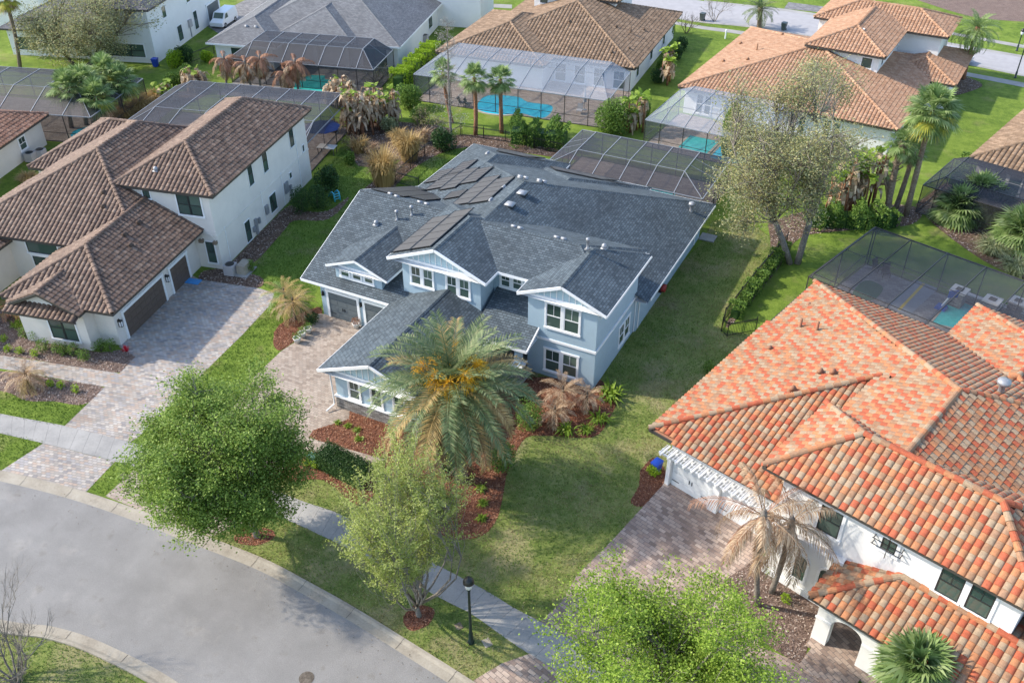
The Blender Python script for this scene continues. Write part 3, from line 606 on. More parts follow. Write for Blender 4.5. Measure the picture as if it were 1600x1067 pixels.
# ---- the blue house in the middle
H = House('house', 'light blue two storey house with slate shingle roof and white trim in the middle', 'house', 0, 0, 0, -27, 54, BLUEWALL, SH_BLUE, WHITE)
HB = H
H.block(-38.9, -26, 43.75, 60.1, 3.0, .41, 'u', 'g', 'g', walls=(-37.6, -29, 44.2, 59.6), gable={'l': -37.62})
H.block(-39.0, -15.5, 51.9, 68.2, 2.97, .39, 'v', 'g', 'h', walls=(-37.9, -16.35, 52.3, 67.5), edges=False)
for p, q in (((-15.5, 52.5, 2.97), (-15.5, 68.2, 2.97)), ((-39, 60, 2.97), (-39, 68.2, 2.97)), ((-39, 68.2, 2.97), (-15.5, 68.2, 2.97))): H.edge(p, q)
H.block(-38.93, -29.2, 58, 69.9, 2.985, .39, 'v', 'g', 'h', walls=(-37.85, -30, 60, 69.2))
H.block(-31.7, -21.2, 55, 68.6, 3.01, .39, 'v', 'g', 'h', walls=(-30.9, -22, 60, 68.0))
H.block(-31.4, -23.3, 35.5, 47, 3.0, .41, 'v', 'g', 'g', walls=(-30.45, -24.1, 35.95, 46), gable={'f': 35.93}, gmat=PALEBLUE)
H.block(-31.75, -24.2, 44.5, 53.25, 6.25, .41, 'v', 'g', 'h', walls=(-30.9, -24.85, 45.0, 51), gable={'f': 44.98}, gmat=PALEBLUE, edges=False)
for p, q in (((-31.75, 44.5, 6.25), (-27.975, 44.5, 7.798)), ((-27.975, 44.5, 7.798), (-24.2, 44.5, 6.25)), ((-24.2, 44.5, 6.25), (-24.2, 46.2, 6.25)), ((-31.75, 44.5, 6.25), (-31.75, 50.0, 6.25))): H.edge(p, q)
zm_ = lambda x: 2.97 + .39 * (min(x + 39.0, -15.5 - x))
H.plane([(-31.7, 49.6, zm_(-31.7)), (-27.25, 49.6, zm_(-27.25)), (-27.25, 51.9, zm_(-27.25)), (-31.7, 51.9, zm_(-31.7))]); H.plane([(-22, 49.6, zm_(-22)), (-27.25, 49.6, zm_(-27.25)), (-27.25, 51.9, zm_(-27.25)), (-22, 51.9, zm_(-22))])
H.block(-31.6, -16.3, 46.2, 53.3, 6.235, .37, 'u', 'h', 'h', walls=(-30.8, -16.62, 46.9, 52.3), edges=False); H.edge((-24.2, 46.2, 6.235), (-21.95, 46.2, 6.235))
H.block(-21.95, -15.8, 44.55, 52.8, 6.25, .41, 'v', 'g', 'h', walls=(-21.3, -16.5, 44.85, 52.4), gable={'f': 44.83}, gmat=PALEBLUE)
# dormer over the garage
H.block(-36.85, -31.75, 44.22, 50.4, 4.46, .38, 'v', 'g', 'g', walls=(-36.35, -32.45, 44.62, 50), gable={'f': 44.6}, z0=3.0, edges=False)
for p, q in (((-36.85, 44.22, 4.46), (-34.3, 44.22, 5.429)), ((-34.3, 44.22, 5.429), (-31.75, 44.22, 4.46)), ((-31.75, 44.22, 4.46), (-31.75, 47.2, 4.46))): H.edge(p, q, .16)
# porch shed roof
PR = [(-24.6, 43.05, 3.0), (-20.5, 43.05, 3.0), (-20.5, 46.95, 4.6), (-24.6, 46.95, 4.6)]; H.plane(PR); H.edge(PR[0], PR[1]); H.edge(PR[1], PR[2])
H.fas.add([(-24.6, 43.1, 2.85), (-20.55, 43.1, 2.85), (-20.55, 44.85, 2.85), (-24.6, 46.9, 2.85)], [(0, 1, 2, 3)], WHITE)
H.wall.add([(-20.62, 43.15, 2.86), (-20.62, 44.9, 2.86), (-20.62, 44.9, 3.72), (-20.62, 43.15, 3.02)], [(0, 1, 2, 3)], BLUEWALL)
R = H.done()
b = MB()                                                           # stone base of the front wing, sill course
def stoneslab(b, x0, x1, y0, y1, z0, z1):
    for V, w in (([(x0, y0, z0), (x1, y0, z0), (x1, y0, z1), (x0, y0, z1)], x1 - x0), ([(x1, y0, z0), (x1, y1, z0), (x1, y1, z1), (x1, y0, z1)], y1 - y0), ([(x0, y1, z0), (x0, y0, z0), (x0, y0, z1), (x0, y1, z1)], y1 - y0), ([(x1, y1, z0), (x0, y1, z0), (x0, y1, z1), (x1, y1, z1)], x1 - x0)):
        b.add(V, [(0, 1, 2, 3)], STONE, [[(0, 0), (w, 0), (w, z1 - z0), (0, z1 - z0)]])
    b.add([(x0, y0, z1), (x1, y0, z1), (x1, y1, z1), (x0, y1, z1)], [(0, 1, 2, 3)], STONE, [[(0, 0), (1, 0), (1, 1), (0, 1)]])
stoneslab(b, -30.52, -24.05, 35.87, 36.6, 0, .92); H.part(b, 'stone_base')
b = H.pieces('trim_band'); b.box(-30.58, -24.0, 35.80, 36.62, .922, 1.02, WHITE)
b.box(-21.36, -16.44, 44.79, 45.2, 2.92, 3.10, WHITE); b.box(-16.6, -16.43, 45.2, 52.45, 2.921, 3.101, WHITE); b.box(-16.48, -16.42, 52.2, 52.45, 0, 2.9, WHITE)
for a in (-35.9, -34.9, -33.9): H.window('f', 44.62, a, a + .72, 3.58, 4.36, 1, 'white', 1, True, .1)
H.window('f', 45.0, -30.2, -28.5, 4.35, 5.75, 2); H.window('f', 45.0, -27.4, -25.7, 4.35, 5.75, 2)
H.window('f', 46.9, -24.3, -22.75, 4.75, 5.75, 2); H.window('f', 46.9, -22.3, -21.45, 4.75, 5.75, 1)
H.window('f', 44.85, -20.0, -17.7, 4.05, 5.85, 2); H.window('f', 44.85, -20.0, -17.7, .55, 2.25, 2)
H.window('r', -16.5, 49.3, 51.2, .6, 2.15, 2); H.window('r', -16.5, 45.5, 46.2, 5.5, 6.0, 1, rail=False)
H.window('f', 35.95, -29.4, -28.65, 1.15, 2.6, 1); H.window('f', 35.95, -27.75, -27.0, 1.15, 2.6, 1); H.window('f', 35.95, -26.1, -25.35, 1.15, 2.6, 1)
H.garage('f', 44.2, -36.9, -34.45, 2.2, DOORGREY, cols=3, handles=True); H.garage('f', 44.2, -33.75, -31.3, 2.2, DOORGREY, cols=3, handles=True)
b = MB(); b.box(-21.75, -21.05, 43.2, 43.9, 0, .01, WHITE); stoneslab(b, -21.72, -20.98, 43.22, 43.92, 0, 1.35); p = H.part(b, 'porch_pier')
b = MB(); b.box(-21.82, -20.88, 43.12, 44.02, 1.352, 1.45, WHITE); b.box(-21.58, -21.12, 43.36, 43.8, 1.45, 2.84, BLUEWALL, .03); H.part(b, 'porch_post', p)
b = MB(); b.box(-24.05, -20.9, 42.6, 46.88, .015, .19, CONC); H.part(b, 'porch_floor')
b = MB(); b.box(-23.3, -22.3, 46.82, 46.9, .2, 2.25, DARKFRAME); H.part(b, 'front_door')
def collector(c, pts):                                             # dark solar collectors lie on the roof
    V = [np.array(q, float) for q in pts]; n = np.cross(V[1] - V[0], V[3] - V[0]); n /= np.linalg.norm(n); n = n if n[2] > 0 else -n
    b = MB(); lo = [v + n * .07 for v in V]; hi = [v + n * .12 for v in V]
    b.add(lo + hi, [(3, 2, 1, 0), (4, 5, 6, 7), (0, 1, 5, 4), (1, 2, 6, 5), (2, 3, 7, 6), (3, 0, 4, 7)], SOLAR)
    L = V[1] - V[0]; W_ = V[3] - V[0]
    for e in (V[0], V[3]): b.tube([e + n * .1 - L * .02, e + L * 1.02 + n * .1], [.045, .045], BLACK, 6)
    for t in np.linspace(.0, 1, 6): b.bar(V[0] + L * t + n * .125, V[3] + L * t + n * .125, .02, BLACK)
    H.part(b, 'solar_collector', R)
zl = lambda x: 2.97 + .39 * (x + 39.0)
for x0, x1, y0, y1 in ((-32.0, -30.4, 53.6, 58.8), (-30.3, -28.7, 53.4, 57.9), (-33.7, -32.2, 55.4, 56.7), (-37.2, -35.6, 58.4, 61.6), (-35.5, -34.0, 57.8, 61.9), (-33.9, -32.4, 58.4, 61.4), (-38.5, -37.0, 60.4, 63.0), (-36.9, -35.4, 61.3, 64.2)):
    collector(0, [(x0, y0, zl(x0)), (x0, y1, zl(x0)), (x1, y1, zl(x1)), (x1, y0, zl(x1))])
zg2 = lambda x: 6.25 + .41 * (x + 31.75)
for x0, x1, y0, y1 in ((-31.6, -30.15, 45.0, 50.4), (-30.05, -28.5, 45.0, 50.9)): collector(0, [(x0, y0, zg2(x0)), (x0, y1, zg2(x0)), (x1, y1, zg2(x1)), (x1, y0, zg2(x1))])
zgb = lambda y: 6.34 - .41 * (y - 51.93)
for x0, x1, y0, y1 in ((-38.6, -37.2, 52.9, 58.6), (-37.1, -35.7, 52.9, 57.4), (-35.6, -34.2, 53.6, 57.0)): collector(0, [(x0, y0, zgb(y0)), (x1, y0, zgb(y0)), (x1, y1, zgb(y1)), (x0, y1, zgb(y1))])
zbl = lambda y: 2.985 + .39 * (69.9 - y); zbr = lambda y: 3.01 + .39 * (68.6 - y)
collector(0, [(-36, 69.3, zbl(69.3)), (-31.5, 69.3, zbl(69.3)), (-32.5, 67.0, zbl(67.0)), (-35, 67.0, zbl(67.0))])
collector(0, [(-30.5, 68.2, zbr(68.2)), (-24, 68.2, zbr(68.2)), (-25, 66.2, zbr(66.2)), (-29.0, 66.2, zbr(66.2))])
zgf = lambda x, y: 6.34 - .41 * abs(y - 51.93); zml = lambda x, y: zl(x); zmr = lambda x, y: 2.97 + .39 * (-15.5 - x); zub = lambda x, y: 6.235 + .37 * (53.3 - y); zuf = lambda x, y: 6.235 + .37 * (y - 46.2)
for k, x, y, zf in (('hood', 610, 304, zgf), ('hood', 620, 308, zgf), ('hood', 656, 317, zgf), ('hood', 667, 320, zgf), ('hood', 813, 277, zmr), ('hood', 822, 279, zmr), ('hood', 843, 283, zmr), ('hood', 851, 285, zmr), ('hoodv', 787, 293.5, zml), ('hoodv', 767, 313, zml), ('hoodv', 762, 240, zml), ('hood', 803, 355, zub), ('hood', 813, 357.6, zub), ('hood', 870, 372, zub), ('hood', 881, 374.5, zub), ('big', 816, 304, zmr), ('big', 797, 322, zmr), ('pipe', 643.5, 336, zgf), ('pipe', 620.5, 343, zgf), ('goose', 588, 351, zgf), ('cap', 1080, 330, zmr), ('goose', 944, 388, zub), ('pipe', 918, 388, zub)):
    q = onslope(x, y, zf); H.vent(R, k, q[0], q[1], q[2])
b = MB(); b.lathe([(.32, 0), (.32, .3)], REDHOSE, (0, 0, 0), 14)
M_ = Matrix.Translation((-16.15, 57.3, .95)) @ Matrix.Rotation(rad(90), 4, 'Y'); b.v[0] = np.array([M_ @ Vector(q) for q in b.v[0]]); b.box(-16.35, -16.1, 57.2, 57.4, .5, .95, BLACK); H.part(b, 'hose_reel', None, True)
for L_ in ([(-30.6, 35.7, 2.9), (-30.6, 35.75, .35), (-30.8, 35.1, .12)], [(-16.3, 52.6, 2.8), (-16.3, 52.6, .2)], [(-16.28, 65.8, 2.8), (-16.28, 65.8, .2)]): b = MB(); b.tube(L_, .05, WHITE, 6); H.part(b, 'downspout')
b = H.pieces('wall_lamp'); b.box(-37.45, -37.3, 44.02, 44.2, 1.75, 2.1, BLACK, .03); b.box(-34.15, -34.03, 44.02, 44.2, 1.75, 2.1, BLACK, .03)

# ---- the cream house on the left
H = House('house', 'cream stucco two storey house with brown tiled roofs and taupe garage doors', 'house', -48.43, 45.78, 12.3, -6, 2, CREAM, 'brown', GUTTER); HC = H
H.block(-7.8, .55, -.3, 17.3, 6.6, .5, 'v', walls=(-7.2, 0, 0, 16.8))
H.block(-9.8, -1.1, -11.9, 4, 3.4, .5, 'v', 'h', 'g', walls=(-9.3, -1.95, -11.0, -.02))
H.block(-18.4, -2.6, -5.6, 15.7, 4.05, .5, 'v', walls=(-18, -3, -4.9, 15.2))
H.block(-19.6, -14.4, -15, 4, 3.4, .5, 'v', 'h', 'g', walls=(-19.2, -18.6, -14.4, 2))
H.wall.box(-15.2, -14.85, -14.4, -10.6, 0, 3.3, CREAM); H.wall.box(-15.2, -14.85, -7.6, -4.9, 0, 3.3, CREAM); H.wall.box(-15.2, -14.85, -10.6, -7.6, 2.5, 3.3, CREAM)
H.block(-21.5, -8, 6.3, 17.1, 3.4, .5, 'u', walls=(-21, -8, 6.8, 16.6))
H.block(-9.0, -3.3, -12.5, -8, 3.3, .45, 'v', 'g', 'g', walls=(-8.7, -3.45, -12.05, -10.6), gable={'f': -12.06})
H.plane([(-8.9, -12.95, 3.02), (-3.3, -12.95, 3.02), (-3.3, -12.07, 3.36), (-8.9, -12.07, 3.36)]); H.edge((-8.9, -12.95, 3.02), (-3.3, -12.95, 3.02), .12)
R = H.done()
for k, c in enumerate([(-5.6, 3.9, -.0)]): pass
H.window('f', 0, -2.75, -.75, 4.6, 6.3, 2, 'dark', 0); H.window('f', 0, -5.6, -5.0, 5.6, 6.25, 1, 'dark', 1, False, .08); H.window('f', 0, -1.1, -.38, .55, 2.4, 1, 'dark', 1, True, .1)
for a0, a1, z0, z1 in ((5.95, 6.7, 4.35, 6.1), (8.5, 9.3, 4.35, 6.15), (13.55, 14.35, 4.4, 6.15), (4.05, 4.9, .15, 1.95), (8.55, 9.7, .55, 2.1)): H.window('r', 0, a0, a1, z0, z1, 1 if a1 - a0 < 1 else 2, 'dark', 1, True, .05)
H.window('f', -12.05, -6.4, -4.3, .65, 2.5, 2, 'dark', 0); H.window('f', -4.9, -13.2, -10.5, 2.5, 3.5, 1, 'dark', 0, False); H.window('f', -4.9, -13.0, -11.4, .4, 2.2, 1, 'dark', 1)
H.window('r', 0, 12.6, 13.0, 1.9, 2.4, 1, 'dark', 0, False, .05); H.window('r', 0, 15.7, 16.0, 3.1, 3.7, 1, 'dark', 0, False, .05)
H.garage('r', -1.95, -10.0, -5.15, 2.1, DOORBROWN, cols=8); H.garage('r', -1.95, -4.0, -1.75, 2.1, DOORBROWN, cols=4)
p = H.pieces('trim_band'); p.slab('f', 0, -1.9, .03, 3.0, 3.18, 0, .05, CREAM); p.slab('f', 0, -1.9, .02, 3.24, 3.36, 0, .035, CREAM); p.slab('r', 0, -.03, 16.8, 2.85, 3.0, 0, .05, CREAM); p = H.pieces('corbel'); p.slab('f', 0, -1.5, -1.15, 2.35, 2.6, 0, .3, PALMB); p.slab('f', 0, -.28, .0, 2.35, 2.6, 0, .3, PALMB)
b = MB()
am = -.74
for i in range(10):
    t0, t1 = math.pi * i / 10, math.pi * (i + 1) / 10; b.bar((am + .62 * math.cos(t0), -.05, 2.5 + .62 * math.sin(t0)), (am + .62 * math.cos(t1), -.05, 2.5 + .62 * math.sin(t1)), .1, CREAM)
H.part(b, 'arch_moulding')
p = H.pieces('meter_box')
for v, z0, z1, w in ((5.6, .1, 1.5, .3), (5.2, .5, .95, .35), (6.2, .8, 1.3, .25), (7.6, .9, 1.7, .45), (11.4, 1.0, 2.0, .6), (12.3, .3, 1.4, .25)): p.slab('r', 0, v, v + w, z0, z1, 0, .16, METAL)
p = H.pieces('conduit')
for v in (1.2, 7.4, 11.1, 14.6): p.slab('r', 0, v, v + .05, .1, 3.2 if v != 14.6 else 6.2, 0, .05, WHITE)
for v in (-10.6, -4.55):
    b = MB(); H.slab(b, 'r', -1.95, v - .1, v + .1, 1.35, 1.95, .0, .03, BLACK); H.slab(b, 'r', -1.95, v - .09, v + .09, 1.4, 1.8, .06, .24, LAMPGLASS)
    for dx in (-.1, .1):
        H.slab(b, 'r', -1.95, v + dx - .015, v + dx + .015, 1.38, 1.85, .22, .25, BLACK)
    H.slab(b, 'r', -1.95, v - .12, v + .12, 1.8, 1.88, .0, .27, BLACK); H.slab(b, 'r', -1.95, v - .1, v + .1, 1.36, 1.4, .05, .25, BLACK); H.part(b, 'wall_lamp')
zb = lambda u: 3.4 + .5 * (-1.1 - u)
for k, x, y in (('tile', 205, 386), ('tile', 218, 350), ('tile', 196, 369)):
    z = 4.6
    for _ in range(30): u, v = H.px(x, y, z); z = .5 * z + .5 * zb(u)
    H.vent(R, 'tile', u, v, z + .05)
for x, y in ((163, 325), (163, 303), (244, 268)):
    zf = (lambda u, v: 4.05 + .5 * (v + 5.6)) if y != 268 else (lambda u, v: 6.6 + .5 * (v + .3)); z = 6
    for _ in range(30): u, v = H.px(x, y, z); z = .5 * z + .5 * zf(u, v)
    H.vent(R, 'tile' if y != 268 else 'goose', u, v, z + .05)

# ---- the house with the red barrel tile roof on the right
CO = P(1045, 753); H = House('house', 'white stucco house with mottled red orange and beige barrel tile roof', 'house', CO[0], CO[1], -16.9, 10, 6, WHITEWALL, 'red', GUTTER, tw=.345, tl=.36, hump=.66); HR = H
FL, BL = (-1.5, -.4, 3.5), (-2.4, 20.2, 3.5); J1, J2, H1, V1 = (11.43, 7.7, 8.68), (11.55, 1.2, 8.72), (7.3, 8.4, 7.02), (7.2, 4.0, 6.98)
H.plane([BL, FL, H1, J1]); H.plane([H1, V1, J2, J1], (1, 0))
H.plane([FL, (9, -.4, 3.5), (9, 8.4, 6.95), H1]); H.plane([J2, (24.4, -1, 3.5), (24.4, 20.4, 3.5), J1]); H.plane([BL, J1, (24.4, 20.4, 3.5)])
for p, q in ((FL, H1), (BL, J1), (J2, J1), ((24.4, 20.4, 3.5), J1)): H.cap(p, q)
for p, q in ((FL, (8, -.4, 3.5)), (BL, FL), (BL, (24.4, 20.4, 3.5))): H.edge(p, q)
H.fas.add([(-1.4, -.3, 3.36), (9, -.3, 3.36), (9, 20, 3.36), (-2.2, 20, 3.36)], [(0, 1, 2, 3)], WHITE)
H.wall.box(-.1, 22, 0, 19.4, 0, 3.4, WHITEWALL); H.edge((24.4, -1, 3.5), (24.4, 20.4, 3.5)); H.fas.add([(9, -.3, 3.36), (24.3, -.9, 3.36), (24.3, 20, 3.36), (9, 20, 3.36)], [(0, 1, 2, 3)], WHITE); H.wall.box(7.9, 14.8, 0.05, 9, 3.3, 6.75, WHITEWALL)
H.block(6.3, 19.2, -2.1, 4.3, 6.9, .6, 'u', walls=(7.3, 18.6, -1.6, 3.8))
H.block(7.1, 17.9, 10, 25, 3.52, .42, 'v', walls=(7.6, 17.4, 12, 24.4))
H.block(10.9, 24, -4.55, 1.2, 3.25, .42, 'u', 'h', 'h')
# porch arcade under the front roof
w = MB()
def wallarch(mb, face, c, a0, a1, z1, o0, o1, zs, th, mat):
    """wall a0..a1 with an arched opening o0..o1 springing at zs"""
    o, d, n = H.fb(face, c); am, r = (o0 + o1) / 2, (o1 - o0) / 2; arc = [(am - r * math.cos(t), zs + r * .8 * math.sin(t)) for t in np.linspace(0, math.pi, 15)]
    at = lambda p, h: o + d * p[0] - n * h + (0, 0, p[1])
    H.slab(mb, face, c, a0, o0, 0, z1, -th, 0, mat); H.slab(mb, face, c, o1, a1, 0, z1, -th, 0, mat)
    for i in range(14):
        p, q = arc[i], arc[i + 1]; V = [at(p, 0), at(q, 0), at((q[0], z1), 0), at((p[0], z1), 0), at(p, th), at(q, th), at((q[0], z1), th), at((p[0], z1), th)]
        mb.add(V, [(0, 1, 2, 3), (7, 6, 5, 4), (0, 4, 5, 1), (3, 2, 6, 7)], mat)
wallarch(H.wall, 'f', -4.1, 11.35, 15.3, 3.1, 12.1, 13.65, 1.75, .45, WHITEWALL); wallarch(H.wall, 'f', -4.1, 15.3, 20, 3.1, 16.2, 18.2, 1.75, .45, WHITEWALL)
wallarch(H.wall, 'l', 11.35, -3.64, -1.6, 3.1, -3.2, -2.0, 1.9, .4, WHITEWALL)
H.wall.box(7.4, 11.2, -2.0, -1.55, 0, 3.55, WHITEWALL)
R = H.done()
b = MB(); b.box(11.4, 20, -4.6, -1.6, .02, .16, PAV_C); b.box(11.7, 14.2, -5.2, -4.62, .02, .15, PAV_C); b.box(11.7, 14.2, -5.9, -5.2, .018, .08, PAV_C); H.part(b, 'porch_floor')
p = H.pieces('cornice'); p.slab('f', -2.0, 7.35, 11.25, 3.5, 3.66, 0, .1, WHITE); p.slab('f', -4.1, 11.3, 12.1, 1.7, 1.82, 0, .06, WHITE); p.slab('f', -4.1, 13.65, 15.0, 1.7, 1.82, 0, .06, WHITE); p.slab('f', -2.0, 7.4, 11.2, .02, .45, 0, .06, WHITE)
k = 0
p = H.pieces('bracket')
for u in np.arange(7.6, 18.5, .9): p.slab('f', -1.6, u, u + .35, 6.62, 6.78, 0, .25, WHITE)
H.arch('f', -2.0, 8.98, 9.6, .95, 2.6); H.arch('f', -2.0, 10.3, 10.9, .95, 2.6)
H.window('f', -1.6, 12.45, 13.15, 5.45, 6.15, 1, 'dark', 1, False, .16)
H.window('f', -1.6, 15.2, 16.25, 4.72, 6.35, 1, 'grid', 1, True, .14); H.window('f', -1.6, 16.53, 17.55, 4.72, 6.35, 1, 'grid', 1, True, .14); H.window('f', -1.6, 9.4, 10.5, 4.45, 6.1, 1, 'dark', 1, True, .16)
b = MB()                                                           # wrought iron grille of the small window
for z in (5.6, 5.95): H.slab(b, 'f', -1.6, 12.05, 13.5, z, z + .03, .22, .25, BLACK)
for u in (12.8,): H.slab(b, 'f', -1.6, u, u + .03, 5.1, 6.45, .2, .23, BLACK)
for u in (12.1, 13.45):
    for z in (5.6, 5.95): H.slab(b, 'f', -1.6, u, u + .03, z, z + .09, 0, .25, BLACK)
H.part(b, 'window_grille')
H.garage('f', 0, .2, 2.7, 2.2, WHITE, False, 3, True); H.garage('f', 0, 3.45, 5.95, 2.2, WHITE, False, 3, True)
b = MB(); 
for u0, u1 in ((-.12, .12), (2.78, 3.38), (6.02, 6.5)): H.slab(b, 'f', 0, u0, u1, 0, 2.3, 0, .28, WHITE)
H.slab(b, 'f', 0, -.12, 6.5, 2.3, 2.42, 0, .25, WHITE)
for v in (.3, .62): H.slab(b, 'f', 0, -.5, 6.8, 2.46, 2.58, v, v + .09, WHITE)
for u in np.arange(-.3, 6.8, .52): H.slab(b, 'f', 0, u, u + .1, 2.58, 2.72, 0, .95, WHITE)
for u in np.arange(-.36, 6.8, .175): H.slab(b, 'f', 0, u, u + .035, 2.72, 2.76, .05, .9, WHITE)
H.part(b, 'garage_pergola')
zc = lambda u, v: 3.5 + .4 * (u + 1.6)
for k, x, y in (('tile', 1263, 481), ('tilepipe', 1249, 515), ('tilepipe', 1275, 520), ('tile', 1202, 548), ('tile', 1281, 584), ('tile', 1301, 585), ('tile', 1238, 611)):
    z = 5
    for _ in range(30): u, v = H.px(x, y, z); z = .5 * z + .5 * zc(u, v)
    H.vent(R, k, u, v, z + .08)
u, v = H.px(1562, 615, 7.4); b = MB(); b.lathe([(.3, -.5), (.17, .1), (.15, .75), (.36, .8), (.34, .98), (.05, 1.05)], METAL, (u, v, 7.3), 14); H.part(b, 'vent_pipe', R, True)

# ---- houses behind
H = House('house', 'white house with brown tiled hip roof behind the pool with two palms', 'house', -32.6, 95.3, 4.8, -10, 10, WHITEWALL, 'tan', GUTTER, tw=.42, tl=.42); HD = H
H.block(-20.4, 0, 0, 22, 2.95, .34, 'v', walls=(-19.8, -.6, .7, 21)); H.block(-22.8, -9.6, -3, 14, 2.9, .34, 'v', walls=(-22.2, -10, -2.2, 13)); H.block(-17.8, -10.6, -1.2, 7, 2.92, .34, 'v', 'h', 'g', walls=(-17.2, -11.1, -.6, 6))
H.block(-17.5, -6, 13, 22, 6.0, .34, 'u', walls=(-17, -6.5, 13.6, 21.4))
R = H.done()
H.window('f', 13.6, -16.2, -15.2, 4.8, 5.6, 1, 'dark', 1)
for a in (-9.5, -7.2, -4.9, -2.6): H.window('f', .7, a, a + 1.3, .2, 2.2, 1, 'white', 1)
for v in (3, 9, 15): H.window('r', -.6, v, v + 1.0, .9, 2.2, 1, 'dark', 1)
for x, y in ((963, 44), (985, 54), (983, 78), (956, 84), (890, 36), (1006, 49)):
    z = 4
    for _ in range(30): u, v = H.px(x, y, z); z = .5 * z + .5 * (2.95 + .34 * max(0.1, min(-u, v)))
    H.vent(R, 'tile' if x != 985 else 'tilepipe', u, v, z + .05)

H = House('house', 'pale house with big grey shingle hip roof behind the dead palms', 'house', -59.34, 89.28, 14.5, -11, 8, WHITEWALL, SH_GREY, WHITE); HE = H
H.block(-21, 0, .5, 24, 3.0, .45, 'v', walls=(-20.4, -.6, 1.3, 23)); H.block(-15.4, -5.6, -.2, 18, 3.45, .47, 'v', walls=(-14.8, -6.4, 5.0, 15)); H.block(-22.9, -14, -2.6, 20, 2.95, .45, 'v', walls=(-22.2, -15, -1.8, 19))
H.wall.box(-14.6, -14.1, .8, 1.3, 0, 2.95, WHITEWALL); H.wall.box(-11, -10.5, .8, 1.3, 0, 2.95, WHITEWALL); H.wall.box(-7.1, -6.6, .8, 1.3, 0, 2.95, WHITEWALL)
H.block(-3, 6.3, 18, 27, 5.4, .4, 'u', walls=(-2.6, 5.2, 18.5, 26))
R = H.done()
H.window('f', -1.8, -20.2, -17.0, .8, 2.3, 3, 'dark', 0); H.window('r', -.6, 14, 15.6, .9, 2.3, 2, 'dark', 1); H.window('f', 1.3, -19, -15.5, .2, 2.3, 3, 'dark', 0); H.window('f', 1.3, -5, -2, .2, 2.3, 2, 'dark', 0)
for x, y in ((385, 42), (400, 43)):
    z = 4
    for _ in range(30): u, v = H.px(x, y, z); z = .5 * z + .5 * (2.95 + .45 * max(.1, v + 2.6))
    H.vent(R, 'hood', u, v, z + .02)

H = House('house', 'white two storey house with dark grey roof behind the spreading oak', 'house', -87.45, 79.2, 18, -9, 8, WHITEWALL, SH_DARK, GUTTER); HF = H
H.block(-7.3, .6, -.6, 20, 6.5, .4, 'v', walls=(-6.8, 0, 0, 19.4)); H.block(-19.6, -5, -.3, 14, 3.4, .45, 'v', walls=(-19, -6, .4, 13)); H.block(-30, -13, 9, 20, 6.4, .4, 'u', walls=(-29.4, -13.5, 9.6, 19))
R = H.done()
H.window('f', 0, -6.3, -.9 - .4, .7, 2.2, 3, 'dark', 0); H.window('f', .4, -18, -15.4, .7, 2.3, 2, 'dark', 1); H.window('f', .4, -10.5, -8.4, .3, 2.3, 1, 'dark', 0)
for a0, a1, z0, z1 in ((3.6, 4.5, 4.3, 5.6), (10.2, 11.2, 4.3, 5.9), (14, 15, 4.3, 5.9), (6.4, 7.6, .6, 2.4), (11.2, 12.2, .6, 2.8)): H.window('r', 0, a0, a1, z0, z1, 1, 'dark', 1)
for a in (-21.5, -19.5, -17.5): H.window('f', 9.6, a, a + .9, 4.2, 5.6, 1, 'dark', 1)
H.garage('r', 0, 15.3, 18.8, 2.4, DOORGREY, True, 4)
b = MB(); H.slab(b, 'r', 0, 9.4, 10.2, 1.4, 2.3, 0, .25, GREYWALL); H.slab(b, 'r', 0, 9.7, 9.8, .1, 1.4, 0, .1, METAL); H.part(b, 'meter_box')

H = House('house', 'white two storey house with pale orange tiled roof behind the bare oak', 'house', -26.7, 92.4, -4.2, 11, 11, WHITEWALL, 'orange', GUTTER, tw=.37, tl=.40, hump=.75); HG = H
H.block(0, 22.4, 0, 23, 2.9, .28, 'v', walls=(.6, 21.8, .6, 22.4)); H.block(17, 25, 15.2, 27.5, 2.88, .3, 'v', walls=(17.5, 24.4, 15.8, 27))
H.block(9.9, 18.2, 10.0, 22, 6.2, .36, 'v', 'h', 'g', walls=(10.5, 17.6, 10.6, 21)); H.block(8, 22.6, 20.0, 28, 6.22, .36, 'u', walls=(8.5, 21.9, 20.7, 27.4))
R = H.done()
H.window('f', 10.6, 15.9, 16.9, 4.7, 5.7, 1, 'dark', 0, False); H.window('r', 17.6, 12, 12.8, 4.7, 5.7, 1, 'dark', 0, False)
for a in (2, 5, 12, 15.4): H.window('f', .6, a, a + 1.6, .3, 2.3, 2, 'white', 1)
for x, y, k in ((1157, 70, 'tile'), (1182, 80, 'tilepipe'), (1130, 98, 'tile'), (1222, 56, 'tile'), (1168, 95, 'tile')):
    z = 4
    for _ in range(30): u, v = H.px(x, y, z); z = .5 * z + .5 * (2.9 + .28 * max(.1, u))
    H.vent(R, k, u, v, z + .05)
q = onslope(1346, 54, lambda x, y: 7.0); u, v = H.loc(q[0], q[1]); b = MB(); b.box(u - .25, u + .25, v - .25, v + .25, 6.6, 7.6, WHITEWALL, .04); H.part(b, 'chimney', R)

H = House('house', 'grey walled house with taupe tiled roof cut off by the right edge', 'house', 2.33, 87.27, -15, 6, 6, GREYWALL, 'tan', GUTTER, tw=.42, tl=.42)
H.block(0, 22, 0, 17, 2.9, .42, 'u', walls=(.6, 21, .7, 16)); H.done(); H.window('f', .7, 2.2, 4.6, .5, 2.3, 2, 'white', 0); H.window('f', .7, 6, 8.5, .5, 2.3, 2, 'white', 0)

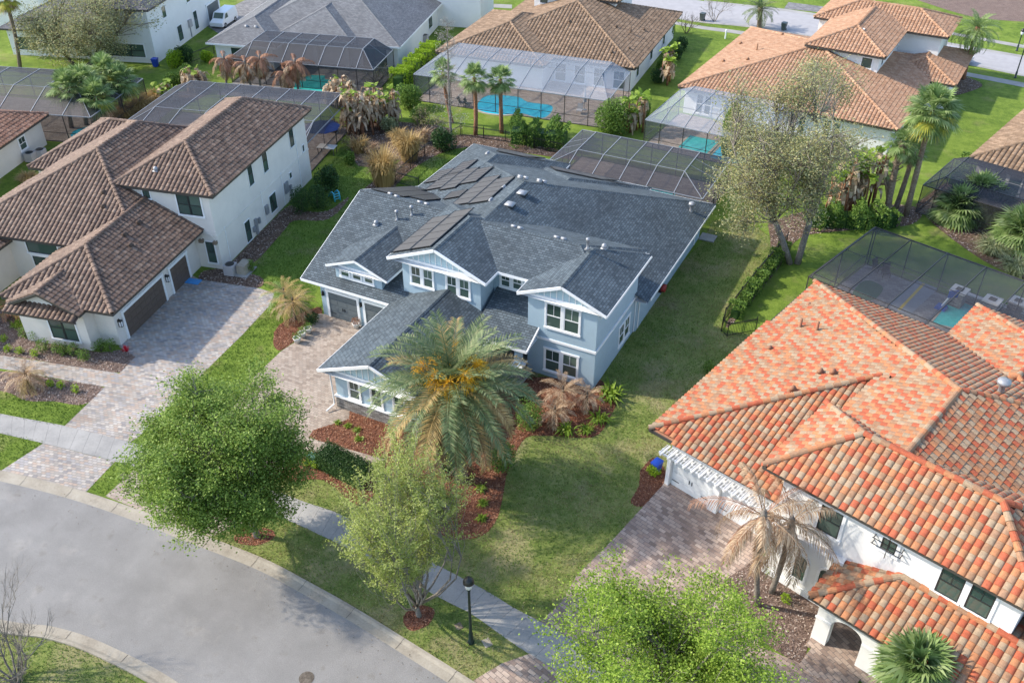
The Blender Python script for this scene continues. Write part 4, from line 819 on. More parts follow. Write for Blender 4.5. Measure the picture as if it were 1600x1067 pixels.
H = House('house', 'cream house with rust tiled roof cut off by the left edge', 'house', -79.9, 57.3, 17.5, -6, -6, CREAM, 'rust', GUTTER, tw=.42, tl=.42)
H.block(-18, .1, -22, 0, 2.95, .4, 'v', walls=(-17, -.6, -21, -.6)); H.done(); H.window('r', -.6, -4.5, -3.5, 1, 2.2, 1, 'white', 1)
# a hint of houses beyond the far street
# ---------------------------------------------------------------- pool cages and pools
def cage(name, label, ox, oy, ang, u0, u1, v0, v1, hw, hr, iu0, iu1, iv0, iv1, nb, scr, frm, sides='flrb', purl=2, group='screened pool cages'):
    a = rad(ang); e = np.array((math.cos(a), math.sin(a))); n = np.array((-math.sin(a), math.cos(a))); c0 = np.array((ox, oy)) + e * (u0 + u1) / 2 + n * (v0 + v1) / 2
    root = empty(name, (c0[0], c0[1], 0), a, label, 'pool cage', group); off = ((u0 + u1) / 2, (v0 + v1) / 2, 0)
    U0, U1, V0, V1 = u0 + iu0, u1 - iu1, v0 + iv0, v1 - iv1
    s, f = MB(), MB(); q = [(u0, v0, hw), (u1, v0, hw), (u1, v1, hw), (u0, v1, hw)]; t = [(U0, V0, hr), (U1, V0, hr), (U1, V1, hr), (U0, V1, hr)]
    for i in range(4): s.add([q[i], q[(i + 1) % 4], t[(i + 1) % 4], t[i]], [(0, 1, 2, 3)], scr)
    s.add(t, [(0, 1, 2, 3)], scr)
    sc2 = SCR_SKYS if scr is SCR_SKY else SCR_DARKS
    for sd, (A, B) in dict(f=(0, 1), r=(1, 2), b=(2, 3), l=(3, 0)).items():
        if sd in sides: s.add([(*q[A][:2], .05), (*q[B][:2], .05), q[B], q[A]], [(0, 1, 2, 3)], sc2)
    s.build('screen', root, False, off)
    w = .065; frp = BRONZE
    for i in range(4): f.bar(q[i], q[(i + 1) % 4], w, frm, w * 1.3); f.bar(t[i], t[(i + 1) % 4], w * .8, frm); f.bar(q[i], t[i], w * .8, frm)
    for i in range(nb):
        u = U0 + (U1 - U0) * i / (nb - 1); L = [(u, v0, hw), (u, V0, hr), (u, V1, hr), (u, v1, hw)]
        for j in range(3): f.bar(L[j], L[j + 1], w, frm, w * 1.4)
        for v, sd in ((v0, 'f'), (v1, 'b')):
            if sd in sides: f.bar((u, v, 0), (u, v, hw), w, frp)
    for i in range(1, purl + 1):
        v = V0 + (V1 - V0) * i / (purl + 1); f.bar((U0, v, hr - .02), (U1, v, hr - .02), w * .55, frm); f.bar((u0, v, hw), (U0, v, hr - .01), w * .55, frm); f.bar((u1, v, hw), (U1, v, hr - .01), w * .55, frm)
        for u, sd in ((u0, 'l'), (u1, 'r')):
            if sd in sides: f.bar((u, v, 0), (u, v, hw), w, frp)
    for x, y, _ in q: f.bar((x, y, 0), (x, y, hw), w, frp)
    for sd, (A, B) in dict(f=(0, 1), r=(1, 2), b=(2, 3), l=(3, 0)).items():
        if sd in sides:
            f.bar((*q[A][:2], .95), (*q[B][:2], .95), w * .6, frp); f.bar((*q[A][:2], .05), (*q[B][:2], .05), w * .8, frp)
    f.build('frame', root, False, off)
    def corner(u, v): p = np.array((ox, oy)) + e * u + n * v; return tuple(p)
    return root, corner
def pool(pts, mat, z=.03):
    pts = np.array(pts); c = pts.mean(0); b = MB(); k = len(pts); out = c + (pts - c) * (1 + .35 / np.linalg.norm(pts - c, axis=1))[:, None]
    V = [(*p, z + .02) for p in pts] + [(*p, z + .02) for p in out] + [(*p, 0) for p in out]
    b.add(V, [(i, (i + 1) % k, k + (i + 1) % k, k + i) for i in range(k)] + [(k + i, k + (i + 1) % k, 2 * k + (i + 1) % k, 2 * k + i) for i in range(k)], KERBM); tag(b.build('pool_coping'), kind='structure')
    sheet('pool_water', [tuple(p) for p in pts], z, mat)
def deck(corners, mat, z=.02): sheet('pool_deck', corners, z, mat)

_, cn = cage('pool_cage', 'dark mansard pool cage behind the blue house', 0, 0, 0, -31.4, -16.85, 69.0, 77.8, 2.75, 3.6, 2.1, 2.5, 2.7, 1.8, 5, SCR_DARK, SILVER)
deck([cn(-31.3, 69), cn(-16.9, 69), cn(-16.9, 77.7), cn(-31.3, 77.7)], PAV_DECK); pool([(-24.5, 71), (-20.6, 71), (-20.6, 74.5), (-24.5, 74.5)], POOLG); sheet('putting_green', [(-21.0, 68.4), (-19.5, 68.4), (-19.5, 70.2), (-21.0, 70.2)], .045, GREENTURF)
_, cn = cage('pool_cage', 'dark pool cage with a blue umbrella inside behind the cream house', -55.46, 73.57, 14.2, -19.2, 0, -12.2, 0, 2.9, 3.8, 2.2, .5, 4.5, .4, 7, SCR_DARK, SILVER, 'rlb', 1)
deck([cn(-19, -12), cn(-.1, -12), cn(-.1, -.1), cn(-19, -.1)], PAV_DECK)
A = HR.px(1359, 412)
_, cn = cage('pool_cage', 'low dark pool cage over the court and pool behind the red tiled house', HR.o[0], HR.o[1], -17.5, -3.4, 14, 20.8, A[1] - .3, 3.3, 3.5, .2, .3, .3, .3, 7, SCR_MID, BRONZE, 'lrb', 1)
deck([cn(-3.3, 20.4), cn(14, 20.4), cn(14, A[1] - .4), cn(-3.3, A[1] - .4)], PAV_GREY)
_, cn = cage('pool_cage', 'wide pale pool cage with a kidney shaped pool behind two palms', -32.6, 95.3, 5.8, -22.0, -.2, -10.2, -1.2, 2.95, 4.0, 1.8, 2.0, 4.5, .6, 8, SCR_SKY, SILVER, 'flr', 1)
deck([cn(-21.9, -10.1), cn(-.3, -10.1), cn(-.3, .9), cn(-21.9, .9)], PAV_DECK)
pool(spline(G((742, 170), (752, 155), (768, 149), (790, 150), (812, 153), (824, 160), (845, 163), (862, 166), (862, 175), (850, 185), (832, 183), (815, 178), (790, 180), (760, 177), (742, 170)), 3)[:-1], POOLW)
_, cn = cage('pool_cage', 'pool cage with pale beams and a green pool behind the dead palms', -58.43, 82.56, 14, -17.3, 0, 0, 6.8, 2.75, 4.1, 2.0, 2.0, 2.6, .5, 7, SCR_DARK, SILVER, 'flr', 1)
deck([cn(-17.2, -4), cn(-.1, -4), cn(-.1, 8.5), cn(-17.2, 8.5)], PAV_GREY)
pool(G((458, 142), (463, 127), (485, 118), (508, 119), (508, 125), (550, 127), (552, 140), (520, 146)), POOLG)
_, cn = cage('pool_cage', 'sky tinted pool cage with a spa pool beside the columnar evergreen', -26.86, 82.78, -3.3, 0, 11.5, 0, 9.4, 2.75, 3.5, 1.6, .3, 3.0, .4, 5, SCR_SKY, SILVER, 'fl', 1)
deck([cn(.1, -.0), cn(11.4, -.0), cn(11.4, 9.8), cn(.1, 9.8)], PAV_DECK)
pool([cn(3.2, 1.3), cn(6.2, 1.3), cn(6.2, 4.6), cn(3.2, 4.6)], POOLG, .10); pool([cn(6.7, .7), cn(11, .7), cn(11, 5.0), cn(6.7, 5.0)], POOLW)
_, cn = cage('pool_cage', 'dark pool cage at the right edge below the taupe tiled house', 2.33, 87.27, -15, -1.2, 16, -7.5, -.4, 2.6, 3.2, 1.2, .2, 1.5, .3, 6, SCR_DARK, BRONZE, 'fl', 1); deck([cn(-1, -7.4), cn(16, -7.4), cn(16, .5), cn(-1, .5)], PAV_DECK)
_, cn = cage('pool_cage', 'dark domed pool cage at the left edge behind the cream house with rust tiles', -79.9, 57.3, 17.5, -18, 4.4, .2, 11, 2.8, 4.2, 2, 3, 3.5, 2.5, 6, SCR_DARK, SILVER, 'flrb', 1)
deck([cn(-18, .1), cn(7.5, .1), cn(7.5, 9), cn(-18, 11)], PAV_DECK); pool([cn(2.4 + 2.1 * math.cos(t), 2.6 + 1.9 * math.sin(t)) for t in np.linspace(0, 6.28, 15)[:-1]], POOLW)
# court, pool wall and the rest inside the right cage
q = lambda x, y: P(1270 + x * 330 / 1600, 340 + y * 330 / 1600)[:2]
sheet('court', [tuple(q(*p)) for p in ((560, 680), (770, 470), (950, 540), (730, 745))], .04, PURPLEG); sheet('court_line', [tuple(q(*p)) for p in ((640, 700), (830, 500), (850, 508), (662, 706))], .046, YELLOWP)
sheet('putting_green', [tuple(p) for p in spline([q(*p) for p in ((300, 570), (355, 500), (430, 480), (520, 520), (525, 560), (470, 620), (400, 625), (320, 600), (300, 570))], 4)[:-1]], .045, GREENTURF)
pool([q(*p) for p in ((900, 800), (1060, 610), (1220, 680), (1130, 850))], POOLG)
b = MB(); o0 = np.array(q(1060, 600)); o1 = np.array(q(1640, 800)); d = (o1 - o0) / np.linalg.norm(o1 - o0); nn = np.array((-d[1], d[0])); L = np.linalg.norm(o1 - o0)
b.obox((*o0, 0), (*(d * L), 0), (*(nn * .5), 0), (0, 0, .55), CREAM); pw = tag(b.build('pool_wall'), 'low cream pool wall inside the cage behind the red tiled house', 'wall')
for i, (x, y, lb) in enumerate(((1115, 545, 'stone pool pier nearest the basketball hoop in the right cage'), (1365, 620, 'middle stone pool pier in the right cage'), (1560, 630, 'stone pool pier closest to the right edge of the picture'))):
    c = P(1270 + x * 330 / 1600, 340 + y * 330 / 1600, 1.3); root = empty('pool_pier', (c[0], c[1], 0), rad(-17), lb, 'pier', 'stone piers at the pool')
    b = MB(); stoneslab(b, -.5, .5, -.5, .5, 0, 1.2); b.build('pier_stone', root); b = MB(); b.box(-.58, .58, -.58, .58, 1.2, 1.32, CREAM); b.box(-.25, .25, -.25, .25, 1.325, 1.36, BARKD); b.build('pier_cap', root)

# ---------------------------------------------------------------- plants
def unit(v): return v / (np.linalg.norm(v, axis=-1, keepdims=True) + 1e-9)
def leafq(C, L, Wd, flat=.0, jit=.3):
    n = len(C); a = unit(RNG.normal(size=(n, 3)) * (1, 1, 1 - .6 * flat)); r = unit(RNG.normal(size=(n, 3)) + np.array((0, 0, flat * 2)))
    b = unit(np.cross(a, r)); k = (1 + RNG.uniform(-jit, jit, (n, 1))); a = a * L / 2 * k; b = b * Wd / 2 * k
    return np.stack([C - a, C + b, C + a, C - b], 1)
def shellpts(n, c, r, power=.45):
    d = unit(RNG.normal(size=(n, 3))); return np.array(c) + d * (RNG.uniform(0, 1, (n, 1)) ** power) * np.array(r)
def limb(p, q, k=5, sag=.1, wob=.08):
    p, q = np.array(p, float), np.array(q, float); L = np.linalg.norm(q - p); t = np.linspace(0, 1, k)[:, None]; m = p + (q - p) * t
    m += np.sin(t * math.pi) * RNG.normal(0, wob, 3) * L; m[:, 2] += (np.sin(t * math.pi) * sag * L)[:, 0]; return m
def ppm(p): k = (np.array(p) - _C) @ _fw; return F / k
def tree(name, label, cat, base, crown, wpx, hpx, lm, bark, tr=.2, nb=9, ncl=14, nleaf=55, ls=.16, lw=.5, clr=.5, fork=.3, group=None, extra=(), br=.46, power=.4, z=None, sag=.05, flat=.3, stems=1, upsweep=0.0, lm2=None, lr=.55):
    bp = P(*base); zc = height(bp[0], bp[1], crown[1]) if z is None else z; c = P(*crown, zc); m = ppm(c); rx, rz = wpx / 2 / m, hpx / 2 / m
    root = empty(name, (bp[0], bp[1], 0), 0, label, cat, group); off = tuple(bp)
    blobs = [(c, rx * .45)] + [(shellpts(1, c, (rx * (1 - br), rx * (1 - br), rz * (1 - br)), .12)[0], rx * br * random.uniform(.6, 1.2)) for _ in range(nb)]
    for x, y, zz, r in extra: blobs.append((P(x, y, zz), r))
    T = MB(); fk = bp + (c - bp) * fork; forks = []
    for k in range(stems):
        f = fk + RNG.normal(0, .05, 3) + (np.array((math.cos(AZ), math.sin(AZ), 0)) * (1.5 * tr / .32 * (k - .5) * 2) if stems > 1 else 0); forks.append(f); T.tube(limb(bp + (np.array((math.cos(AZ), math.sin(AZ), 0)) * .3 * (k - .5) * 2 if stems > 1 else 0), f, 5, 0, .03), np.linspace(tr * (1.25 if stems == 1 else .9), tr * .75, 5), bark, 8)
    Q = []
    for bc, r in blobs:
        f = min(forks, key=lambda f: np.linalg.norm((f - bc)[:2])); L = limb(f, bc, 6, sag, .09); T.tube(L, np.linspace(tr * lr, tr * .12, 6), bark, 6)
        cl = shellpts(ncl, bc, (r, r, r * .85), power)
        if upsweep: cl[:, 2] += upsweep * np.abs(RNG.normal(0, 1, ncl)) * r
        for p in cl:
            s0 = L[random.choice((3, 4, 5))]; tw = limb(s0, p, 4, .05 - .25 * upsweep, .08); T.tube(tw, np.linspace(tr * .13, tr * .035, 4), bark, 4, False)
            k = int(nleaf * random.uniform(.6, 1.4)); t = RNG.uniform(.35, 1.1, (k, 1)) if upsweep else RNG.uniform(.75, 1.05, (k, 1))
            Q.append(tw[0] + (tw[-1] - tw[0]) * t + RNG.normal(0, clr * (.45 if upsweep else 1), (k, 3)) * (1, 1, .75))
    T.build('trunk', root, True, off); C = np.concatenate(Q); C = C[C[:, 2] > .25]
    if lm2 is not None:
        k = RNG.uniform(size=len(C)) < .5; soup('crown', leafq(C[k], ls, ls * lw, flat), lm, root, off=off); soup('crown', leafq(C[~k], ls, ls * lw, flat), lm2, root, off=off)
    else: soup('crown', leafq(C, ls, ls * lw, flat), lm, root, off=off)
    return root
def shrub(label, px, py, w, h, lm, name='shrub', cat='shrub', group=None, n=500, ls=.12, lw=.5, pos=None, parts=4, flat=.2):
    bp = np.array(pos) if pos is not None else P(px, py); r = w / 2; C = []
    for k in range(parts):
        o = np.array((random.uniform(-.45, .45) * r, random.uniform(-.45, .45) * r, h * random.uniform(.4, .62))) if k else np.array((0, 0, h * .5))
        C.append(shellpts(n // parts, bp + o, (r * .72, r * .72, h * .5), .25))
    C = np.concatenate(C); C = C[C[:, 2] > .02]; root = empty(name, tuple(bp), 0, label, cat, group)
    soup('foliage', leafq(C, ls, ls * lw, flat), lm, root, off=tuple(bp))
    T = MB()
    for k in range(4): T.tube(limb(bp, bp + np.array((random.uniform(-.5, .5) * r, random.uniform(-.5, .5) * r, h * .7)), 4), (.035, .03, .02, .01), BARKD, 5)
    T.build('stem', root, True, tuple(bp)); return root
def hedge(label, pts, w, h, lm, name='hedge', n=260, ls=.11, lumpy=.12, core=None, group=None, ck=.6):
    L = resample(np.array([tuple(p[:2]) for p in pts]), .25); k = len(L); T = np.gradient(L, axis=0); T /= np.linalg.norm(T, axis=1)[:, None]; N = np.stack([-T[:, 1], T[:, 0]], 1)
    tot = int(n * np.linalg.norm(np.diff(L, axis=0), axis=1).sum()); i = RNG.integers(0, k, tot); a = RNG.uniform(-1, 1, tot); z = RNG.uniform(0, 1, tot); f = RNG.uniform(size=tot)
    a = np.where(f < .35, np.sign(a) * (1 - RNG.uniform(0, .12, tot)), a); z = np.where(f >= .35, 1 - RNG.uniform(0, .1, tot), z)
    lump = 1 + lumpy * np.sin(i * .9) + lumpy * .6 * np.sin(i * .37 + 1)
    C = np.concatenate([L[i] + N[i] * (a * w / 2 * lump)[:, None] + T[i] * RNG.uniform(-.15, .15, (tot, 1)), (z * h * lump)[:, None]], 1) + RNG.normal(0, .035, (tot, 3)); C[:, 2] = np.maximum(C[:, 2], .03)
    bp = (*L.mean(0), 0); root = empty(name, bp, 0, label, 'hedge', group); soup('foliage', leafq(C, ls, ls * .55, .2), lm, root, off=bp)
    b = MB()  # added solid box inside the leaves, dark to block light
    for j in range(0, k - 1, 3): q = L[min(j + 3, k - 1)] - L[j]; b.obox((*(L[j] - N[j] * w * ck / 2), 0), (*(N[j] * w * ck), 0), (*q, 0), (0, 0, h * (.4 + .5 * ck)), core or L_DARK)
    b.build('light_block_core', root, False, bp); return root
def fan_palm(label, base, crown, r, nf=34, lm=None, skirt=0, trunk=None, tr=.17, group=None, name='fan_palm', z=None, yellow=0, pet=.5, lo=-50, boot=0, lm_sk=None):
    lm = lm or L_SABAL; bp = P(*base); zc = z if z is not None else height(bp[0], bp[1], crown[1]); c = P(*crown, zc) if crown else bp + (0, 0, zc); root = empty(name, tuple(bp), 0, label, 'palm', group); off = tuple(bp)
    T = MB(); L = limb(bp, c, 9, 0, .02); rr = np.linspace(tr * 1.15, tr * .9, 9) * (1 + .06 * np.sin(np.arange(9) * 2.4)); T.tube(L, rr, trunk or PALMB, 9)
    if boot:
        for k in range(60):
            t = random.uniform(.45, 1); p = bp + (c - bp) * t; a = random.uniform(0, 6.28); d = np.array((math.cos(a), math.sin(a), .9)); T.bar(p + d * tr * .6, p + d * (tr * .6 + .32), .07, PALMB, .03)
    T.build('trunk', root, True, off)
    def fans(n, e0, e1, R, petl, droop):
        Q = []
        for i in range(n):
            az = i * 2.39996 + random.uniform(-.2, .2); el = rad(e0 + (e1 - e0) * (i + .5) / n + random.uniform(-7, 7)); d = np.array((math.cos(az) * math.cos(el), math.sin(az) * math.cos(el), math.sin(el)))
            p = c + d * R * petl * random.uniform(.85, 1.15) + np.array((0, 0, -.1 * R * math.cos(el))); s = np.array((-math.sin(az), math.cos(az), 0)); up = np.cross(d, s); up = up if up[2] > 0 else -up
            dd = unit(d + np.array((0, 0, -.35))); m = 21; Rf = R * (1 - petl) * random.uniform(.9, 1.15)
            w = .025 * R; Q.append([c + s * w, c - s * w, p - s * w * .6, p + s * w * .6])
            for th in np.linspace(-2.0, 2.0, m):
                v = unit(dd * math.cos(th) + s * math.sin(th) + up * (.18 - .25 * abs(th) / 2)); ln = Rf * (1 - .16 * abs(th)); sd = unit(np.cross(v, up)) * Rf * .052
                mid = p + v * ln * .55; tip = p + v * ln + np.array((0, 0, -droop * ln * random.uniform(.5, 1.3))); Q.append([p, mid - sd, tip, mid + sd])
        return np.array(Q)
    soup('crown', fans(nf, 82, lo, r, pet, .22), lm, root, off=off)
    if yellow: soup('old_frond', fans(yellow, -10, -60, r * .95, pet, .35), L_SABALY, root, off=off)
    if skirt: soup('dead_frond', fans(skirt, -40, -82, r * .85, .45, .5), lm_sk or L_DEAD, root, off=off)
    return root
def feather(c, az, el, L, arch, nl, ll, lw, vee=.35, twist=0.0, droopl=.15, ragged=0.0):
    """one pinnate frond as quads"""
    h = np.array((math.cos(az), math.sin(az), 0)); k = 15; pts = [np.array(c, float)]; e = el
    for i in range(k): pts.append(pts[-1] + (h * math.cos(e) + np.array((0, 0, math.sin(e)))) * L / k); e -= arch / k * (.5 + 1.0 * i / k)
    pts = np.array(pts); Q = []; s = np.array((-h[1], h[0], 0.))
    for i in range(k): w = .028 * (1 - i / k) * L / 3 + .008; Q.append([pts[i] + s * w, pts[i] - s * w, pts[i + 1] - s * w * .8, pts[i + 1] + s * w * .8])
    for j in range(nl):
        if ragged and random.random() < ragged: continue
        t = .14 + .86 * j / nl; x = t * k; i = min(k - 1, int(x)); p = pts[i] + (pts[i + 1] - pts[i]) * (x - i); d = unit(pts[i + 1] - pts[i]); up = np.cross(s, d); up = up if up[2] > -.2 else -up
        l = ll * (.45 + .75 * math.sin(min(1, t * 1.15) * math.pi * .93) ** .7) * random.uniform(.85, 1.15)
        for sg in (1, -1):
            v = unit(d * (.75 + random.uniform(-.12, .12)) + s * sg * .85 + up * (vee + random.uniform(-.12, .12))); tip = p + v * l + np.array((0, 0, -droopl * l)); m = p + v * l * .45; sd = unit(np.cross(v, up)) * lw
            Q.append([p, m + sd, tip, m - sd])
    return Q
def feather_palm(label, base, crown, L, nf, lm, name='palm', e0=80, e1=-35, arch=1.5, nl=34, ll=.5, lw=.022, trunk=None, tr=.2, group=None, z=None, dead=0, ragged=0.0, fruit=0, droopl=.2, base_pos=None, lm2=None, vee=.35):
    bp = P(*base) if base_pos is None else np.array(base_pos); zc = z if z is not None else height(bp[0], bp[1], crown[1]); c = P(*crown, zc) if crown else bp + (0, 0, zc); root = empty(name, tuple(bp), 0, label, 'palm', group); off = tuple(bp)
    T = MB(); Lm = limb(bp, c, 9, 0, .015); T.tube(Lm, np.linspace(tr * 1.1, tr * .95, 9) * (1 + .05 * np.sin(np.arange(9) * 2.2)), trunk or PALMB, 10); T.lathe([(tr * .9, -.5), (tr * 1.35, -.1), (tr * 1.1, .25), (.03, .5)], trunk or PALMB, c, 10); T.build('trunk', root, True, off)
    Q, Q2 = [], []
    for i in range(nf):
        f = (i + .5) / nf; el = rad(e0 + (e1 - e0) * f ** .9 + random.uniform(-6, 6)); (Q2 if lm2 and random.random() < f * .8 else Q).extend(feather(c, i * 2.39996 + random.uniform(-.15, .15), el, L * random.uniform(.88, 1.08) * (.75 + .25 * min(1, f * 3)), arch * (.6 + .5 * f), nl, ll, lw, vee, 0, droopl, ragged))
    soup('crown', np.array(Q), lm, root, off=off)
    if Q2: soup('old_frond', np.array(Q2), lm2, root, off=off)
    if dead:
        Q = []
        for i in range(dead): Q.extend(feather(c, i * 2.39996 + .5, rad(random.uniform(-78, -35)), L * random.uniform(.75, 1.0), .7, nl, ll * .8, lw, .1, 0, .5, .25))
        soup('dead_frond', np.array(Q), L_DEAD, root, off=off)
    if fruit:
        for i in range(fruit):
            a = i * 6.283 / fruit + .4; r_ = random.uniform(.9, 1.45); p = c + np.array((math.cos(a) * r_, math.sin(a) * r_, random.uniform(1.0, 1.55))); n = 460; st = MB(); st.tube(limb(c, p, 4, .15), (.05, .04, .035, .02), L_STRAW, 5); stalk = st.build('fruit_stalk', root, True, off)
            d = np.array((math.cos(a), math.sin(a), 0)); t = RNG.uniform(.05, 1, (n, 1)); ax = unit(RNG.normal(0, .55, (n, 3)) + d * .5 + np.array((0, 0, -.2))); C = p + ax * t * .8 + np.array((0, 0, -.4)) * t ** 2
            b = unit(np.cross(ax, RNG.normal(size=(n, 3)))) * .024; aa = unit(ax + np.array((0, 0, -.9)) * t) * .15; soup('fruit_cluster', np.stack([C - aa, C + b, C + aa, C - b], 1), FRUIT, root, off=off)
    return root
def clump(label, px, py, n, h, w, lm, name, cat, bw=.03, group=None, arch=.5, pos=None, stem=None):
    """upright arching blades"""
    bp = P(px, py) if pos is None else np.array(pos); Q = []
    for i in range(n):
        a = random.uniform(0, 6.28); r = random.uniform(0, w * .3); p = bp + np.array((math.cos(a) * r, math.sin(a) * r, 0)); hh = h * random.uniform(.6, 1.1); o = np.array((math.cos(a), math.sin(a), 0)) * random.uniform(.1, 1) * w * .5; sd = np.array((-math.sin(a), math.cos(a), 0)) * bw
        m = p + o * .35 + np.array((0, 0, hh * .7)); t = p + o + np.array((0, 0, hh * (1 - arch * random.random()))); Q += [[p - sd * .6, p + sd * .6, m + sd, m - sd], [m - sd, m + sd, t + sd * .1, t - sd * .1]]
    root = empty(name, tuple(bp), 0, label, cat, group); soup('foliage', np.array(Q), lm, root, off=tuple(bp))
    if stem:
        T = MB()
        for i in range(stem): a = random.uniform(0, 6.28); r = w * .25 * random.random(); p = bp + np.array((math.cos(a) * r, math.sin(a) * r, 0)); T.tube([p, p + np.array((math.cos(a) * .2, math.sin(a) * .2, h * .6))], (.05, .03), BARKD, 5)
        T.build('stem', root, True, tuple(bp))
    return root
def banana(label, px, py, n, h, w, lm, green=0, group=None, name='banana_plant', trunkm=None):
    bp = P(px, py); root = empty(name, tuple(bp), 0, label, 'banana plant', group); T = MB(); Q, Qg = [], []
    for i in range(n):
        a = random.uniform(0, 6.28); r = w * .5 * math.sqrt(random.random()); p = bp + np.array((math.cos(a) * r, math.sin(a) * r, 0)); hh = h * random.uniform(.55, 1.0); top = p + np.array((random.uniform(-.2, .2), random.uniform(-.2, .2), hh)); T.tube(limb(p, top, 4, 0, .03), (.11, .10, .08, .05), trunkm or RUSTB, 7)
        for j in range(13):
            a = random.uniform(0, 6.28); d = np.array((math.cos(a), math.sin(a), 0)); s = np.array((-d[1], d[0], 0)); g = random.random() < green; L = random.uniform(.7, 1.5) * (1 if not g else 1.2); q = top - np.array((0, 0, random.uniform(0, .6) * hh)) if not g else top; dr = random.uniform(.5, 1.3) if not g else random.uniform(-.2, .4); w_ = random.uniform(.09, .2) * (1.5 if g else 1)
            pr = q; 
            for k in range(4):
                t0, t1 = k / 4, (k + 1) / 4; f = lambda t: q + d * (t ** .7) * L * .6 + np.array((0, 0, .35 * math.sin(t * 1.6) - dr * t * t * L)); ww = lambda t: w_ * (.3 + 1.1 * math.sin(min(1, t + .1) * 3.0)) ; tw = s + np.array((0, 0, random.uniform(-.6, .6)))
                (Qg if g else Q).append([f(t0) - tw * ww(t0), f(t0) + tw * ww(t0), f(t1) + tw * ww(t1), f(t1) - tw * ww(t1)])
    T.build('stem', root, True, tuple(bp)); 
    if Q: soup('dead_leaf', np.array(Q), lm, root, off=tuple(bp))
    if Qg: soup('green_leaf', np.array(Qg), L_BRIGHT, root, off=tuple(bp))
    return root
def twig_tree(label, base, ht, w, name='bare_shrub', cat='shrub', stems=9, depth=4, mat=None, r0=.05, leaf=None, up=.8, group=None, nleaf=0, spread=.55, cone=False):
    bp = P(*base); T = MB(); mat = mat or BARK; tips = []
    def grow(p, d, L, r, k):
        q = p + d * L; m = (p + q) / 2 + RNG.normal(0, .05 * L, 3); T.tube([p, m, q], (r, r * .85, r * .65), mat, 5 if k > 2 else 3, False)
        if k == 0: tips.append(q); return
        for _ in range(3 if k > 1 else 4):
            nd = unit(d + RNG.normal(0, spread, 3) + np.array((0, 0, .25 * up))); s = m + (q - m) * random.uniform(.2, 1); grow(s, nd, L * random.uniform(.5, .85), r * .55, k - 1)
    if cone:
        T.tube([bp, bp + np.array((0, 0, ht * .5)), bp + np.array((.1, 0, ht))], (r0, r0 * .6, .02), mat, 7)
        for i in range(110):
            t = random.uniform(.12, .98); a = i * 2.4; L = w * .5 * (1 - t) ** .7 + .25; d = unit(np.array((math.cos(a), math.sin(a), .35))); p = bp + np.array((0, 0, ht * t)); q = p + d * L; T.tube([p, q], (.018, .006), mat, 3, False); tips.append(q)
            for _ in range(6): s = p + (q - p) * random.uniform(.3, 1); nd = unit(d + RNG.normal(0, .6, 3)); T.tube([s, s + nd * .45], (.009, .004), mat, 3, False); tips.append(s + nd * .4)
    else:
        for i in range(stems):
            a = i * 2.4; grow(bp + np.array((math.cos(a), math.sin(a), 0)) * .12, unit(np.array((math.cos(a) * w / ht, math.sin(a) * w / ht, up + random.random() * .5))), ht * .42 * random.uniform(.7, 1.1), r0, depth - 1)
    root = empty(name, tuple(bp), 0, label, cat, group); T.build('branch', root, False, tuple(bp))
    if nleaf: C = np.array(tips)[RNG.integers(0, len(tips), nleaf)] + RNG.normal(0, .12, (nleaf, 3)); soup('crown', leafq(C, .11, .05), leaf, root, off=tuple(bp))
    return root
# ---------------------------------------------------------------- trees and palms where they stand
tree('tree', 'dense round green tree between the two driveways by the street', 'tree', (402, 838), (346, 708), 330, 305, L_GREEN, BARK, .16, 40, 18, 150, .13, .6, .29, .22, flat=.9, br=.33)
tree('tree', 'feathery lime green tree with upswept branches in front of the date palm', 'tree', (655, 962), (620, 818), 300, 330, L_LIME, BARK, .12, 22, 28, 64, .125, .34, .21, .12, flat=.8, upsweep=.5, br=.42, power=.55, sag=-.05)
tree('tree', 'bright green tree cut off by the bottom edge', 'tree', (1040, 1175), (1030, 1068), 540, 390, L_BRIGHT, BARK, .17, 30, 26, 150, .12, .58, .30, .3, br=.34, flat=.9)
tree('oak_tree', 'tall thin grey green oak with two pale trunks beside the red roof', 'tree', (1240, 412), (1230, 222), 285, 330, L_OAK, BARK, .30, 22, 34, 52, .17, .5, .46, .36, flat=.8, stems=2, extra=((1140, 280, 6, 2.2), (1190, 300, 6, 2.2), (1280, 290, 6.5, 2.2), (1310, 230, 8, 2.2), (1165, 300, 5.5, 2.4), (1160, 345, 3.6, 1.5), (1310, 130, 10.5, 2.4), (1270, 105, 11, 2.2), (1180, 220, 8, 2.6)), br=.36, power=.5, lm2=L_OAKY, lr=.24)
tree('oak_tree', 'spreading olive yellow oak before the white two storey house', 'tree', (126, 108), (132, 42), 260, 170, L_OAKY, BARKD, .3, 14, 34, 62, .22, .5, .5, .2, flat=.8, stems=2, br=.4, power=.5, lm2=L_OAK, lr=.4)
feather_palm('large date palm with orange fruit clusters in front of the blue house', (722, 750), (706, 603), 5.2, 150, L_DATE, 'date_palm', 76, -80, 1.75, 46, .7, .03, PALMB, .36, dead=64, fruit=8, lm2=L_STRAW, droopl=.15)
feather_palm('dead brown palm on a pale trunk before the white garage', (1184, 945), (1193, 806), 3.5, 13, L_DEAD, 'dead_palm', 70, -35, 1.9, 46, .5, .018, BARK, .13, 'dead brown palms', droopl=.75, lm2=L_RUST, vee=-.2, dead=7)
feather_palm('dead brown palm with a leaning grey trunk beside the arched windows', (1205, 925), (1236, 816), 3.4, 13, L_DEAD, 'dead_palm', 75, -35, 1.9, 46, .5, .018, BARK, .14, 'dead brown palms', droopl=.75, lm2=L_RUST, vee=-.2, dead=7)
